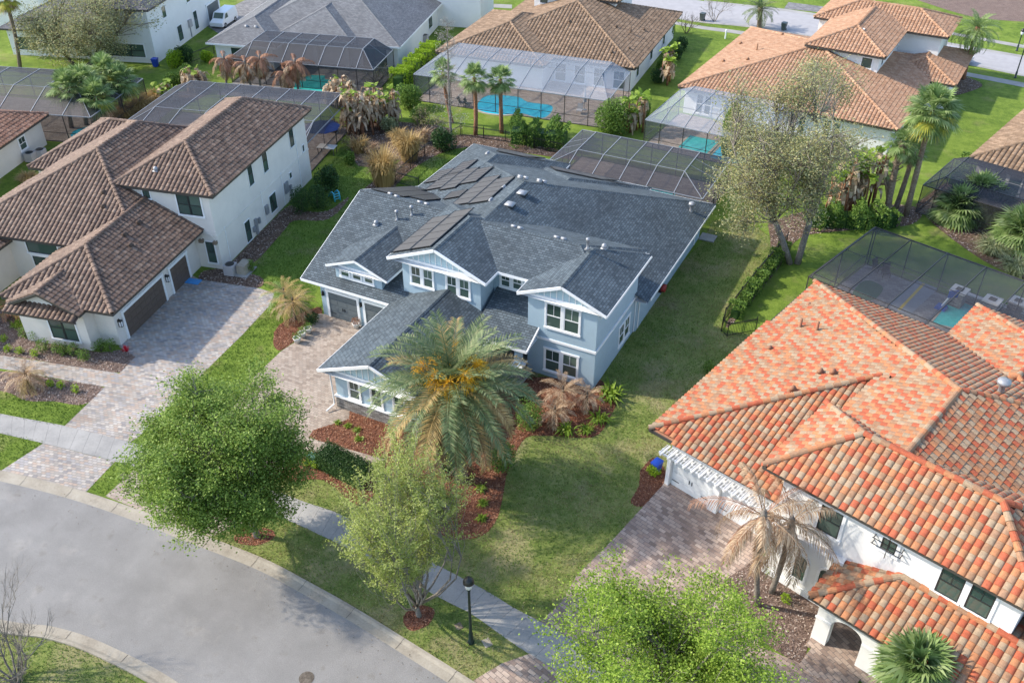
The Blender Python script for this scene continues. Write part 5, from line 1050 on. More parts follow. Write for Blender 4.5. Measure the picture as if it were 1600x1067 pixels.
fan_palm('green fan palm cut off by the bottom edge beside the porch', (1450, 1105), (1432, 1038), 2.1, 60, L_SABAL, 4, tr=.18, pet=.36, group='fan palms')
# dried small palms
def pygmy(label, px, py, n, L, lm, z=.9, **k): return feather_palm(label, (px, py), None, L, n, lm, 'small_palm', 70, -35, 1.8, 26, .28, .014, BARKD, .07, 'dried small palms', z=z, droopl=.4, **k)
pygmy('dried pinkish small palm under the front window of the blue house', 878, 640, 26, 1.9, L_DEAD, 1.5, lm2=L_RUST); pygmy('smaller dried palm at the corner of the blue house', 916, 640, 16, 1.4, L_DEAD, 1.1); pygmy('dried palm leaning out below the first dried palm in the mulch', 866, 662, 18, 1.5, L_DEAD, 1.0)
pygmy('straw coloured small palm beside the grey garage door', 462, 500, 34, 2.0, L_STRAW, 1.5, lm2=L_DEAD); pygmy('straw and green small palm at the end of the pale driveway', 448, 482, 28, 1.9, L_STRAW, 1.3, lm2=L_SABAL); pygmy('grey dried palm in the bed by the pale walkway', 48, 606, 34, 1.7, L_DEAD, 1.0, lm2=L_STRAW); pygmy('reddish dried palm beside the cream house window', 20, 498, 18, 1.3, L_RUST, 1.0, lm2=L_STRAW)
# sabals
g = 'fan palms'
fan_palm('tall fan palm with a shaggy yellow skirt left of the bright lawn', (1415, 337), (1457, 172), 2.6, 48, L_SABAL, 12, PALMB, .22, g, yellow=16)
fan_palm('fan palm with a rough booted trunk beside the dead bananas', (1385, 337), (1410, 222), 1.6, 24, L_SABAL, 5, PALMB, .26, g, boot=1); fan_palm('slimmer fan palm just right of the rough booted palm', (1398, 330), (1428, 238), 1.5, 22, L_SABAL, 4, PALMB, .2, g); fan_palm('short fan palm in front of the booted palm', (1392, 335), (1384, 268), 1.3, 18, L_SABAL, 3, PALMB, .2, g, z=3.0)
fan_palm('rust trunked fan palm just left of the pool steps', (743, 211), (741, 122), 1.8, 30, L_SABAL, 4, RUSTB, .2, g); fan_palm('rust trunked fan palm in front of the middle of the kidney pool', (784, 208), (782, 124), 1.8, 30, L_SABAL, 4, RUSTB, .2, g); fan_palm('fan palm half hidden by the bare cypress', (706, 192), (692, 112), 1.7, 26, L_SABAL, 3, RUSTB, .19, g)
for x, y, bx, by, lb in ((128, 128, 135, 196, 'central fan palm of the clump behind the rust roofed house'), (163, 110, 172, 176, 'tallest fan palm of the clump by the lawn of the white house'), (104, 138, 112, 200, 'leftmost fan palm of the clump beside the domed cage'), (150, 150, 146, 205, 'lowest fan palm of the clump nearest the brown roof'), (186, 126, 190, 180, 'rightmost fan palm of the clump beside the straw grass')):
    fan_palm(lb, (bx, by), (x, y), 2.3, 34, L_SABAL, 8, PALMB, .2, g, yellow=6)
fan_palm('very tall thin palm trunk at the top left corner', (32, 113), (8, -4), 1.9, 30, L_SABALY, 10, PALMB, .2, g)
for k_, (x, y, z, r, lb) in enumerate(((1518, 335, 1.6, 2.0, 'silvery fan palm bush in the middle of the bed by the right edge'), (1492, 345, 1.3, 1.8, 'yellowish fan palm bush left in the bed by the grey walled house'), (1545, 345, 1.2, 1.8, 'drooping fan palm bush behind the dry grass by the right edge'), (1590, 385, 1.4, 1.9, 'bright fan palm bush at the very right edge'))):
    fan_palm(lb, (x, y), None, r * 1.45, 70, L_SABAL, 6, PALMB, .18, g, z=z, yellow=10, pet=.4, lo=-35)
feather_palm('green feather palm beside the far street on the right', (1505, 124), (1527, 46), 3.0, 40, L_SABAL, 'feather_palm', 75, -40, 1.7, 34, .5, .03, RUSTB, .22, 'green feather palms')
feather_palm('grey green feather palm beside the far street behind the orange roof', (1186, 44), (1188, 16), 2.6, 34, L_DATE, 'feather_palm', 75, -20, 1.3, 28, .45, .03, PALMB, .3, 'green feather palms')
for bx, by, x, y, lb in ((354, 139, 350, 92, 'dead brown palm leftmost of the row before the grey roofed house'), (396, 144, 383, 99, 'dead brown palm second from the left in the row by the green pool'), (408, 144, 406, 92, 'dead brown palm in the middle of the row by the green pool'), (451, 148, 445, 113, 'lowest dead brown palm of the row by the green pool'), (467, 147, 461, 98, 'dead brown palm rightmost of the row by the green pool')):
    feather_palm(lb, (bx, by), (x, y), 2.4, 18, L_RUST, 'dead_palm', 55, -85, 1.9, 34, .42, .03, BARK, .12, 'dead brown palms', droopl=.6, vee=-.2, lm2=L_DEAD)
# bare things
twig_tree('bare grey branching shrub at the bottom left corner', (26, 1064), 5.0, 3.2, 'bare_shrub', 'shrub', 10, 5, BARK, .055, up=1.0, spread=.42)
twig_tree('thin bare grey cypress in front of the pale pool cage', (705, 228), 12.5, 3.4, 'bare_cypress', 'tree', mat=BARK, r0=.16, cone=True, nleaf=1800, leaf=L_GREYTWIG)
twig_tree('bare multi stemmed tree by the far street', (1072, 52), 3.5, 2.2, 'bare_tree', 'tree', 6, 4, BARKD, .05)
twig_tree('small bare street tree beside the far road', (1116, 34), 4.5, 2.5, 'bare_tree', 'tree', 5, 4, BARK, .05)
twig_tree('thin brown bare tree beside the far house at the top', (702, 24), 5, 2, 'bare_tree', 'tree', 4, 4, BARKD, .06, nleaf=500, leaf=L_OAKY)
twig_tree('grey bare bush above the withered bananas beside the grey roofed house', (588, 132), 3.2, 3.0, 'bare_shrub', 'shrub', 12, 4, BARK, .04, leaf=L_OAK, nleaf=900, spread=.6)
twig_tree('brown bare bush left of the bamboo clumps', (552, 232), 2.0, 2.2, 'bare_shrub', 'shrub', 10, 4, BARKD, .03, leaf=L_DEAD, nleaf=500, spread=.6)
# straw grasses and bananas
for x, y, h, w, lb in ((600, 288, 3.6, 3.2, 'tall straw coloured bamboo clump behind the blue house lawn'), (640, 250, 3.0, 2.8, 'straw bamboo clump farther back beside the black fence')):
    clump(lb, x, y, 900, h, w, L_STRAW, 'bamboo_clump', 'bamboo', .035, 'straw bamboo clumps', .5, stem=26)
for x, y, h, w, lb in ((195, 185, 1.4, 3.2, 'straw ornamental grass below the fan palm clump'), (222, 172, 1.5, 3.5, 'straw ornamental grass beside the left corner of the dark cage'), (245, 158, 1.3, 3.0, 'straw ornamental grass nearest the dead banana leaves'), (45, 285, 1.0, 2.0, 'tan grass clump beside the cream house wall')):
    clump(lb, x, y, 500, h, w, L_STRAW, 'ornamental_grass', 'grass', .03, 'straw ornamental grasses', .6)
for x, y, h, w, lb in ((1550, 395, 1.2, 3.0, 'grey green dry grass clump beside the right pool cage'), (1585, 425, 1.2, 2.6, 'grey green dry grass clump at the right edge')): clump(lb, x, y, 500, h, w, L_OAK, 'ornamental_grass', 'grass', .03, 'grey green dry grasses', .8)
for x, y, n, h, w, lb, gr in ((568, 205, 26, 4.6, 3.6, 'big clump of withered brown banana plants behind the dark cage', 0.03), (600, 192, 18, 4.0, 3.0, 'withered banana clump nearest the lime hedge', .08), (535, 165, 16, 3.4, 3.2, 'withered banana clump in front of the green pool', .02), (308, 140, 12, 2.4, 2.2, 'withered banana clump between the shrub and the first dead palm', .05), (262, 158, 8, 1.8, 2.0, 'low withered banana clump at the left of the dark cage', .2), (990, 205, 7, 3.6, 2.2, 'half green banana clump between the two pale cages', .4), (1040, 130, 7, 4.0, 2.0, 'half green banana clump below the blue bin', .4), (1310, 330, 16, 5.8, 2.6, 'tall rusty banana stems under the oak', .3), (1338, 328, 18, 5.4, 2.8, 'tall rusty banana stems beside the booted palm', .3)):
    banana(lb, x, y, n, h, w, L_BANANA, gr, 'withered banana plants')
for x, y, h, w, lb, lm in ((562, 238, 1.6, 2.0, 'tan grass tuft left of the bamboo clumps', L_STRAW), (622, 226, 1.8, 2.0, 'tan grass tuft between the bananas and the far bamboo clump', L_STRAW), (660, 222, 1.5, 1.8, 'tan grass tuft beside the dark shrub of the cypress', L_DEAD), (520, 205, 1.4, 1.6, 'dry grass tuft at the right corner of the dark cage', L_DEAD), (580, 240, 1.1, 1.6, 'dry low tuft in the leaf litter behind the bamboo', L_DEAD)):
    clump(lb, x, y, 380, h, w, lm, 'grass_tuft', 'grass', .035, 'dry grass tufts', .6)
twig_tree('brown leafed bare bush between the bananas and the cypress', (668, 205), 2.8, 2.4, 'bare_shrub', 'shrub', 9, 4, BARKD, .035, leaf=L_OAKY, nleaf=900, spread=.6)
# hedges and shrubs
hedge('dark clipped hedge beside the walkway of the blue house', [P(506, 722), P(572, 755)], 1.4, 1.2, L_DARK, n=2600, ls=.085, lumpy=.02, ck=.86)
hedge('lime green clipped hedge beside the grey roofed house', [P(622, 144), P(680, 92)], 1.7, 2.2, L_YELLOW, n=900, ls=.16)
hedge('leafy hedge along the black fence below the oak', [P(1146, 498), P(1175, 458), P(1206, 418), P(1226, 392)], .9, .9, L_SHRUB, n=800, ls=.14, lumpy=.25)
hedge('green hedge behind the right pool cage', [P(1262, 352), P(1300, 350), P(1350, 356), P(1395, 352)], 1.7, 1.6, L_SHRUB, n=900, ls=.2, lumpy=.3)
hedge('small hedge at the left corner of the grey walled house', [P(1488, 290), P(1512, 262)], 1.3, 1.4, L_SHRUB, n=500, ls=.16)
hedge('green and yellow bushy hedge along the fence by the kidney pool', [P(800, 222), P(835, 224), P(884, 230)], 2.3, 2.0, L_SHRUB, n=1100, ls=.2, lumpy=.3)
gs = 'garden shrubs'
for x, y, w, h, lm, lb in ((474, 332, 2.2, 2.3, L_DARK, 'rounded dark shrub nearest the meter boxes of the cream house'), (497, 326, 2.2, 2.4, L_DARK, 'rounded dark shrub beside the turquoise slide'), (516, 296, 2.2, 2.3, L_DARK, 'rounded dark shrub at the rear corner of the cream house'), (692, 236, 2.6, 2.2, L_DARK, 'dark shrub at the foot of the bare cypress'), (642, 168, 3.0, 2.6, L_SHRUB, 'bright shrub between the lime hedge and the dead bananas'), (962, 205, 4.0, 3.6, L_SHRUB, 'large loose shrub in front of the pale cage corner'), (655, 192, 2.2, 1.8, L_SHRUB, 'green bush behind the brown leafed bush'), (548, 255, 1.4, 1.1, L_SHRUB, 'small green bush at the left end of the leaf litter'), (608, 205, 2.0, 1.6, L_OAK, 'grey green bush at the foot of the withered bananas'), (1000, 190, 2.8, 2.6, L_SHRUB, 'loose shrub right of the large shrub between the cages'), (275, 105, 2.0, 1.9, L_YELLOW, 'bright round shrub beside the blue bin of the white house'), (292, 100, 2.0, 2.2, L_DARK, 'dark round shrub behind the bright round shrub'), (290, 128, 2.2, 1.8, L_SHRUB, 'round green shrub left of the withered bananas'), (276, 136, 2.4, 1.6, L_SHRUB, 'low spreading shrub on the lawn by the dark cage'), (325, 96, 1.8, 1.3, L_YELLOW, 'yellow green shrub at the left corner of the grey roofed house'),
        (1044, 60, 2.4, 2.4, L_SHRUB, 'tall shrub on the far side of the blue bin'), (1056, 95, 2.0, 2.0, L_DARK, 'dark shrub just below the blue bin'), (1026, 130, 1.8, 1.5, L_DARK, 'clipped shrub nearest the cage beside the brown roofed house'), (1034, 112, 1.7, 1.5, L_SHRUB, 'clipped shrub halfway along the brown roofed house'), (1064, 80, 1.8, 1.6, L_DARK, 'clipped shrub at the far end of the brown roofed house'),
        (828, 668, 2.2, 1.9, L_SHRUB, 'pale green shrub between the date palm and the dried palms'), (816, 622, 1.3, 1.0, L_DARK, 'dark shrub at the stone pier of the porch'), (782, 735, 2.2, 1.8, L_SHRUB, 'yellow green shrub under the date palm fronds'), (700, 735, 2.0, 1.2, L_DARK, 'dark shrub behind the lime green tree'), (486, 505, 1.2, .9, L_DARK, 'dark shrub below the straw palm at the garage'), (1022, 742, 1.0, .7, L_YELLOW, 'yellow green shrub at the white garage corner'), (392, 422, .9, .9, L_SHRUB, 'small shrub beside the white generator box'), (1105, 580, 1.0, .8, L_SHRUB, 'small shrub on the lawn beside the red roof edge')):
    shrub(lb, x, y, w, h, lm, 'shrub', 'shrub', gs, int(420 * w * h) + 250, .13 if y > 300 else .2)
for i, (x, y) in enumerate(((42, 528), (58, 530), (72, 546), (91, 551), (103, 552), (117, 556), (134, 562), (158, 549), (175, 549))):
    shrub(('leftmost young shrub under the cream house window', 'second young shrub from the left under the cream house window', 'broad young shrub left of the cream house window', 'young shrub under the left pane of the cream house window', 'young shrub under the middle of the cream house window', 'young shrub under the right pane of the cream house window', 'young shrub at the corner of the window bay', 'young shrub left of the pair by the taupe garage', 'young shrub right of the pair by the taupe garage')[i], x, y, 1.0 if i != 2 else 1.3, .95, L_SHRUB, 'young_shrub', 'shrub', 'young shrubs under the window', 520, .10)
for x, y, lb in ((8, 533, 'yellow shrub farthest left in the gravel bed'), (13, 548, 'yellow shrub nearest the walkway at the left edge'), (33, 552, 'yellow shrub second from the right by the pale walkway'), (56, 556, 'yellow shrub rightmost in the row by the pale walkway'), (96, 606, 'yellow shrub in the middle of the lower gravel bed'), (120, 612, 'yellow shrub nearest the driveway in the lower gravel bed'), (78, 604, 'small green shrub beside the grey dried palm'), (480, 728, 'yellow tuft left of the dark hedge'), (492, 731, 'yellow tuft touching the dark hedge'), (1204, 895, 'yellow tuft below the dead palms'), (1226, 940, 'yellow tuft beside the porch of the white house')):
    shrub(lb, x, y, .65, .55, L_YELLOW, 'yellow_shrub', 'shrub', 'small yellow shrubs', 260, .09)
for x, y, r, lb in ((953, 622, 1.7, 'big bright fern at the corner of the blue house'), (936, 658, 1.2, 'bright fern at the lawn edge below the big fern'), (885, 676, 1.2, 'bright fern below the dried palms'), (916, 676, .9, 'small bright fern between two larger ferns'), (751, 765, .6, 'topmost small fern in the mulch under the date palm'), (755, 788, .6, 'middle small fern in the mulch under the date palm'), (753, 812, .6, 'lowest small fern in the mulch under the date palm'), (528, 662, .45, 'leftmost small fern in the mulch before the stone wall'), (543, 667, .45, 'second small fern in the mulch before the stone wall'), (558, 673, .45, 'third small fern in the mulch before the stone wall'), (561, 687, .5, 'small fern nearest the walkway before the stone wall'), (28, 510, .9, 'green fern left of the cream house window')):
    clump(lb, x, y, 70, r * .55, r * 1.2, L_BRIGHT, 'fern', 'fern', .045 * r, 'garden ferns', 1.0)
clump('red leaved plant at the taupe garage corner', 197, 549, 22, .5, .6, REDLEAF, 'red_plant', 'plant', .035)
# columnar evergreen
c = P(1138, 246); h_ = height(c[0], c[1], 160); root = empty('columnar_evergreen', tuple(c), 0, 'tall narrow dark evergreen beside the spa pool', 'tree'); z = RNG.uniform(0, 1, 5200); a = RNG.uniform(0, 6.28, 5200); r = 1.0 * np.sin(np.clip(z * .9 + .1, 0, 1) * math.pi) ** .6 * RNG.uniform(.7, 1.05, 5200)
soup('crown', leafq(np.stack([c[0] + r * np.cos(a), c[1] + r * np.sin(a), z * h_], 1), .24, .12), L_SHRUB, root, off=tuple(c)); b = MB(); b.tube([c, c + (0, 0, h_ * .9)], (.12, .03), BARKD, 6); b.build('trunk', root, True, tuple(c))

# ---------------------------------------------------------------- street furniture, fences, vehicles, small things
def lamp(label, px, py, h):
    c = P(px, py); root = empty('street_lamp', tuple(c), 0, label, 'street lamp', 'dark street lamps')
    b = MB(); b.lathe([(.17, 0), (.17, .06), (.12, .12), (.11, .7), (.075, .8), (.06, h - .75), (.09, h - .72), (.05, h - .68), (.1, h - .6)], DKGREEN, n=12); b.build('pole', root, True)
    b = MB(); b.lathe([(.10, h - .6), (.15, h - .55), (.2, h - .3), (.21, h - .22)], LAMPGLASS, n=14); b.build('lamp_glass', root, True)
    b = MB(); b.lathe([(.22, h - .22), (.27, h - .18), (.25, h - .04), (.16, h + .1), (.05, h + .17), (.03, h + .22)], BLACK, n=14); b.build('lamp_cap', root, True)
lamp('dark green street lamp on the grass beside the near sidewalk', 736, 1003, 4.6); lamp('black street lamp beside the far road at the right edge', 1586, 122, 4.2); lamp('short black lamp across the far road at the right edge', 1588.5, 80, 2.6)
def bin_(label, px, py, mat, rz=0, s=1.0):
    c = P(px, py); root = empty('wheelie_bin', tuple(c), rad(rz), label, 'trash bin', 'wheeled trash bins'); root.scale = (s, s, s)
    b = MB(); b.add([(-.22, -.26, .08), (.22, -.26, .08), (.22, .26, .08), (-.22, .26, .08), (-.31, -.36, .98), (.31, -.36, .98), (.31, .36, .98), (-.31, .36, .98)], [(3, 2, 1, 0), (0, 1, 5, 4), (1, 2, 6, 5), (2, 3, 7, 6), (3, 0, 4, 7)], mat); b.build('body', root)
    b = MB(); b.box(-.34, .34, -.4, .36, .98, 1.06, mat, .03); b.tube([(-.3, .42, 1.0), (.3, .42, 1.0)], .025, mat, 6); b.build('lid', root)
    for sx in (-.24, .24): b = MB(); b.tube([(sx - .03, .3, .12), (sx + .03, .3, .12)], .12, RUBBER, 12); b.build('wheel', root)
bin_('blue bin at the corner of the white two storey house', 244, 105, BINBLUE, 18); bin_('blue bin against the side of the brown roofed house', 1048, 86, BINBLUE, 5); bin_('blue bin at the white garage corner', 1025, 737, BINBLUE, -17, .8); bin_('grey bin at the far kerb left of the palm', 1097, 33, BINGREY, -8); bin_('grey bin on the far road behind the orange roof', 1224, 48, BINGREY, -8)
def wheels(root, pts, r):
    for x, y in pts:
        b = MB(); b.tube([(x, y - .1, r), (x, y + .1, r)], r, RUBBER, 16); w = b.build('wheel', root); b = MB(); b.tube([(x, y - .105, r), (x, y + .105, r)], r * .6, METAL, 12); b.build('rim', w)
def vehicle(name, label, cat, px, py, rz, prof, win, wd, paint, wb):
    c = P(px, py); root = empty(name, tuple(c), rad(rz), label, cat); b = MB(); k = len(prof); V = []
    for y, ins in ((-wd / 2, .0), (-wd / 2 + .12, .1), (wd / 2 - .12, .1), (wd / 2, 0)):
        for x, z in prof: V.append((x, y * (1 - (.12 if z > 1.0 else 0)), z + (ins * .35 if z > .6 else 0)))
    b.add(V, [(j * k + i, j * k + (i + 1) % k, (j + 1) * k + (i + 1) % k, (j + 1) * k + i) for j in range(3) for i in range(k)] + [tuple(range(k - 1, -1, -1)), tuple(range(3 * k, 4 * k))], paint); b.build('body', root, False)
    for q in win: b = MB(); b.add(q, [tuple(range(len(q)))], GLASS); b.build('window', root)
    wheels(root, wb, .32); x0 = prof[0][0]
    for y in (-wd / 2 + .2, wd / 2 - .38): b = MB(); b.box(x0 - .03, x0 + .12, y, y + .25, .62, .78, LAMPGLASS); b.build('headlight', root)
# front of the vehicle at -x
vp = [(-2.2, .3), (-2.25, .75), (-1.5, 1.05), (-.85, 1.75), (2.15, 1.85), (2.25, 1.0), (2.25, .3)]
vehicle('delivery_van', 'white van parked beside the white two storey house', 'van', 351, 38, 104, vp, [[(-1.46, -.68, 1.16), (-1.46, .68, 1.16), (-.92, .66, 1.74), (-.92, -.66, 1.74)], [(-1.2, .88, 1.1), (-.3, .88, 1.1), (-.3, .83, 1.65), (-.8, .83, 1.65)], [(-1.2, -.88, 1.1), (-.3, -.88, 1.1), (-.3, -.83, 1.65), (-.8, -.83, 1.65)]], 1.85, LIGHTSRF, [(-1.4, -.86), (-1.4, .86), (1.4, -.86), (1.4, .86)])
cp = [(-2.1, .28), (-2.15, .65), (-1.2, .85), (-.5, 1.32), (.9, 1.36), (1.6, .95), (2.1, .85), (2.1, .28)]
vehicle('parked_car', 'silver car half hidden behind the orange roof on the far street', 'car', 1488, 95, 166, cp, [[(-1.14, -.62, .93), (-1.14, .62, .93), (-.55, .6, 1.34), (-.55, -.6, 1.34)], [(1.5, -.62, 1.04), (1.5, .62, 1.04), (.95, .6, 1.38), (.95, -.6, 1.38)], [(-.9, .86, .92), (1.2, .86, .92), (.8, .79, 1.28), (-.45, .79, 1.28)], [(-.9, -.86, .92), (1.2, -.86, .92), (.8, -.79, 1.28), (-.45, -.79, 1.28)]], 1.75, CARGREY, [(-1.3, -.82), (-1.3, .82), (1.3, -.82), (1.3, .82)])
def fence(label, pts, h=1.15):
    L = [np.array((*p[:2], 0)) for p in pts]; c = sum(L) / len(L); root = empty('metal_fence', tuple(c), 0, label, 'fence', 'black metal fences'); off = tuple(c); b = MB(); posts = []
    for p, q in zip(L, L[1:]):
        n = max(1, int(np.linalg.norm(q - p) / 2.2)); d = (q - p) / n
        for z in (.12, h - .12, h - .03): b.bar(p + (0, 0, z), q + (0, 0, z), .035, BLACK)
        k = max(2, int(np.linalg.norm(q - p) / .125))
        for i in range(k): s = p + (q - p) * i / k; b.bar(s + (0, 0, .05), s + (0, 0, h), .018, BLACK)
        posts += [p + d * i for i in range(n)]
    posts.append(L[-1]); b.build('fence_panel', root, False, off)
    for p in posts: m = MB(); m.bar(p, p + (0, 0, h + .12), .06, BLACK); m.lathe([(.045, 0), (.02, .06)], BLACK, p + (0, 0, h + .1), 6); m.build('post', root, False, off)
fence('black metal fence enclosing the hedge below the oak', [P(1228, 384), P(1180, 440), P(1131, 503), P(1127, 518), P(1136, 526), P(1180, 518)])
fence('black metal fence between the bamboo and the blue house', [P(720, 212), P(664, 245), P(618, 286), P(655, 296)]); fence('black metal fence along the hedge by the kidney pool', [P(722, 212), P(790, 222), P(880, 242)]); fence('black metal fence between the white house and the dead palms', [P(300, 98), P(335, 84)])
# a blue umbrella over a table in the cage
c = P(508, 232); root = empty('patio_umbrella', tuple(c), 0, 'large navy blue umbrella inside the cage behind the cream house', 'umbrella'); b = MB(); n = 8; V = [(0, 0, 2.85)] + [(1.75 * math.cos(i * math.pi / 4), 1.75 * math.sin(i * math.pi / 4), 2.25) for i in range(8)]; b.add(V, [(0, i + 1, (i + 1) % 8 + 1) for i in range(8)], NAVY); V2 = [(x, y, z - .03) for x, y, z in V]; b.add(V2, [(0, (i + 1) % 8 + 1, i + 1) for i in range(8)], NAVY); b.build('canopy', root); b = MB(); b.lathe([(.3, 0), (.3, .06), (.03, .08), (.03, 2.9)], BARKD, n=10); b.build('pole', root)
c = P(512, 240); root = empty('patio_table', tuple(c), rad(14), 'pale table below the navy umbrella', 'table'); b = MB(); b.box(-.9, .9, -.5, .5, .7, .75, CREAM); b.build('tabletop', root)
for x in (-.8, .8):
    for y in (-.4, .4): b = MB(); b.box(x - .03, x + .03, y - .03, y + .03, 0, .7, BARKD); b.build('leg', root)
c = P(524, 312); root = empty('toy_slide', tuple(c), rad(-25), 'turquoise plastic toy slide beside the dark shrubs', 'slide'); b = MB()
for sy in (-.28, .25): b.tube([(-.75, sy, .05), (-.35, sy, .55), (.05, sy, .85), (.35, sy, .8), (.45, sy, .05)], .07, TURQ, 8)
b.add([(-.8, -.25, .06), (-.35, -.25, .45), (.1, -.25, .72), (.1, .25, .72), (-.35, .25, .45), (-.8, .25, .06)], [(0, 1, 4, 5), (1, 2, 3, 4)], TURQ); b.build('slide_body', root, True); b = MB()
for z in (.25, .5, .72): b.tube([(.42, -.28, z), (.42, .25, z)], .04, TURQ, 6)
b.build('ladder', root)
c = P(383, 425); root = empty('generator', tuple(c), rad(12), 'white generator box at the corner of the cream house', 'generator'); b = MB(); b.box(-.38, .38, -.6, .6, .1, .85, KERBM, .04); b.build('housing', root); b = MB(); b.box(-.6, .6, -.85, .85, .01, .1, CONC); b.build('base_pad', root)
def acunit(label, px, py, rz):
    c = P(px, py); root = empty('air_conditioner', tuple(c), rad(rz), label, 'air conditioner', 'outdoor air conditioners'); b = MB(); b.box(-.42, .42, -.42, .42, .05, .9, GREYWALL, .02); b.build('housing', root); b = MB(); b.lathe([(.36, .9), (.36, .93), (.1, .95)], BLACK, n=14); b.build('fan_grille', root)
acunit('grey air conditioner behind the white generator box', 362, 428, 12); acunit('grey air conditioner against the rust roofed house', 66, 247, 17); acunit('grey air conditioner left of the other one at the rust roofed house', 50, 252, 17); acunit('grey air conditioner beside the lime hedge', 664, 66, 15)
for x, y, lb in ((473, 527, 'round pale planter in the middle of the trio at the garage'), (482, 520, 'round pale planter nearest the grey garage door'), (465, 535, 'round pale planter farthest from the grey garage door'), (557, 512, 'pot of reddish foliage before the second garage door')):
    c = P(x, y); root = empty('planter', tuple(c), 0, lb, 'planter', 'planters on the sand driveway'); b = MB(); b.lathe([(.18, .01), (.26, .3), (.3, .42), (.24, .42), (.2, .34)], POTM, n=14); b.build('pot', root, True); soup('foliage', leafq(shellpts(130, (0, 0, .6), (.34, .34, .26), .3), .14, .05), L_RUST if x == 557 else L_SHRUB, root)
c = P(299, 440); root = empty('blue_panel', (c[0], c[1], .03), rad(12), 'blue flat panel lying at the single taupe garage door', 'panel'); b = MB(); b.box(-.75, .75, -.35, .35, 0, .05, plain('blue_panel_plastic', (.06, .28, .62), .5, var=.1), .01); b.build('panel_board', root)
def padobj(name, label, cat, px, py, w, d, rz, mat, z=.05, group=None):
    c = P(px, py); b = MB(); b.box(-w / 2, w / 2, -d / 2, d / 2, 0, z, mat, .01); o = b.build(name); o.location = (c[0], c[1], .004); o.rotation_euler = (0, 0, rad(rz)); tag(o, label, cat, group)
padobj('concrete_pad', 'square concrete pad at the rear door of the blue house', 'pad', 1106, 372, 1.3, 1.2, 0, CONC, .08); padobj('utility_cover', 'tan square utility cover beside the lamp post', 'utility cover', 761, 1004, .5, .4, -35, KERBM, .03, 'utility covers in the verge'); padobj('utility_cover', 'brown utility cover under the lime green tree', 'utility cover', 717, 978, .4, .35, -35, PALMB, .03, 'utility covers in the verge'); padobj('utility_cover', 'dark utility cover in the grass between two driveway aprons', 'utility cover', 194, 744, .5, .35, -20, BARKD, .04, 'utility covers in the verge'); padobj('utility_box', 'small green utility box beside the dark hedge', 'utility box', 489, 722, .6, .5, 10, plain('utility_green', (.05, .12, .08), .5), .6)
b = MB(); b.lathe([(.36, 0), (.36, .012), (.28, .014), (.05, .016)], BARKD, n=24); o = b.build('manhole_cover'); c = P(479, 1059); o.location = (c[0], c[1], .004); tag(o, 'round dark manhole cover in the near street', 'manhole cover')
b = MB(); b.tube([(0, 0, 0), (0, 0, 1.05)], .09, LIGHTSRF, 10); b.lathe([(.12, 1.05), (.1, 1.15), (.02, 1.18)], LIGHTSRF, n=10); o = b.build('utility_pedestal'); c = P(1133, 61); o.location = tuple(c); tag(o, 'pale green utility pedestal on the lawn beside the orange roof', 'pedestal')
# basketball hoop by the right pool, chairs
c = P(1470, 482); root = empty('pool_hoop', tuple(c), rad(-17), 'blue and white basketball hoop at the edge of the right pool', 'basketball hoop'); b = MB(); b.box(-.4, .4, -.35, .35, .02, .25, HOOPBLUE, .06); b.build('base', root); b = MB(); b.bar((0, 0, .2), (.35, .3, 1.3), .09, LIGHTSRF); b.build('post', root); b = MB(); b.obox((.2, .0, 1.05), (.5, .55, 0), (.04, -.04, 0), (0, 0, .6), HOOPBLUE); b.build('backboard', root)
def chair(label, px, py, rz, mat):
    c = P(px, py); root = empty('patio_chair', tuple(c), rad(rz), label, 'chair', 'patio chairs in the cages'); b = MB(); b.box(-.3, .3, -.3, .3, .38, .44, mat); b.build('seat', root); b = MB(); b.obox((-.3, .26, .44), (.6, 0, 0), (0, .05, 0), (0, .15, .55), mat); b.build('backrest', root)
    for x in (-.27, .27):
        for y in (-.27, .27): b = MB(); b.box(x - .02, x + .02, y - .02, y + .02, .02, .38, mat); b.build('leg', root)
chair('dark patio chair beside the putting green in the right cage', 1383, 432, 20, BLACK); chair('dark patio chair farther left by the screen of the right cage', 1370, 424, 60, BLACK); chair('dark lounge chair at the left end of the kidney pool deck', 722, 166, 100, BLACK); chair('second dark lounge chair beside the kidney pool deck edge', 732, 168, 100, BLACK); chair('pale patio chair under the closed grey umbrella', 905, 178, 10, GREYWALL)
c = P(913, 172); root = empty('patio_umbrella', tuple(c), 0, 'closed grey umbrella beside the kidney pool', 'umbrella'); b = MB(); b.lathe([(.25, 0), (.25, .05), (.03, .06), (.03, 2.5)], METAL, n=8); b.build('pole', root); b = MB(); b.lathe([(.22, .9), (.16, 1.6), (.05, 2.45)], GREYWALL, n=8); b.build('canopy', root)

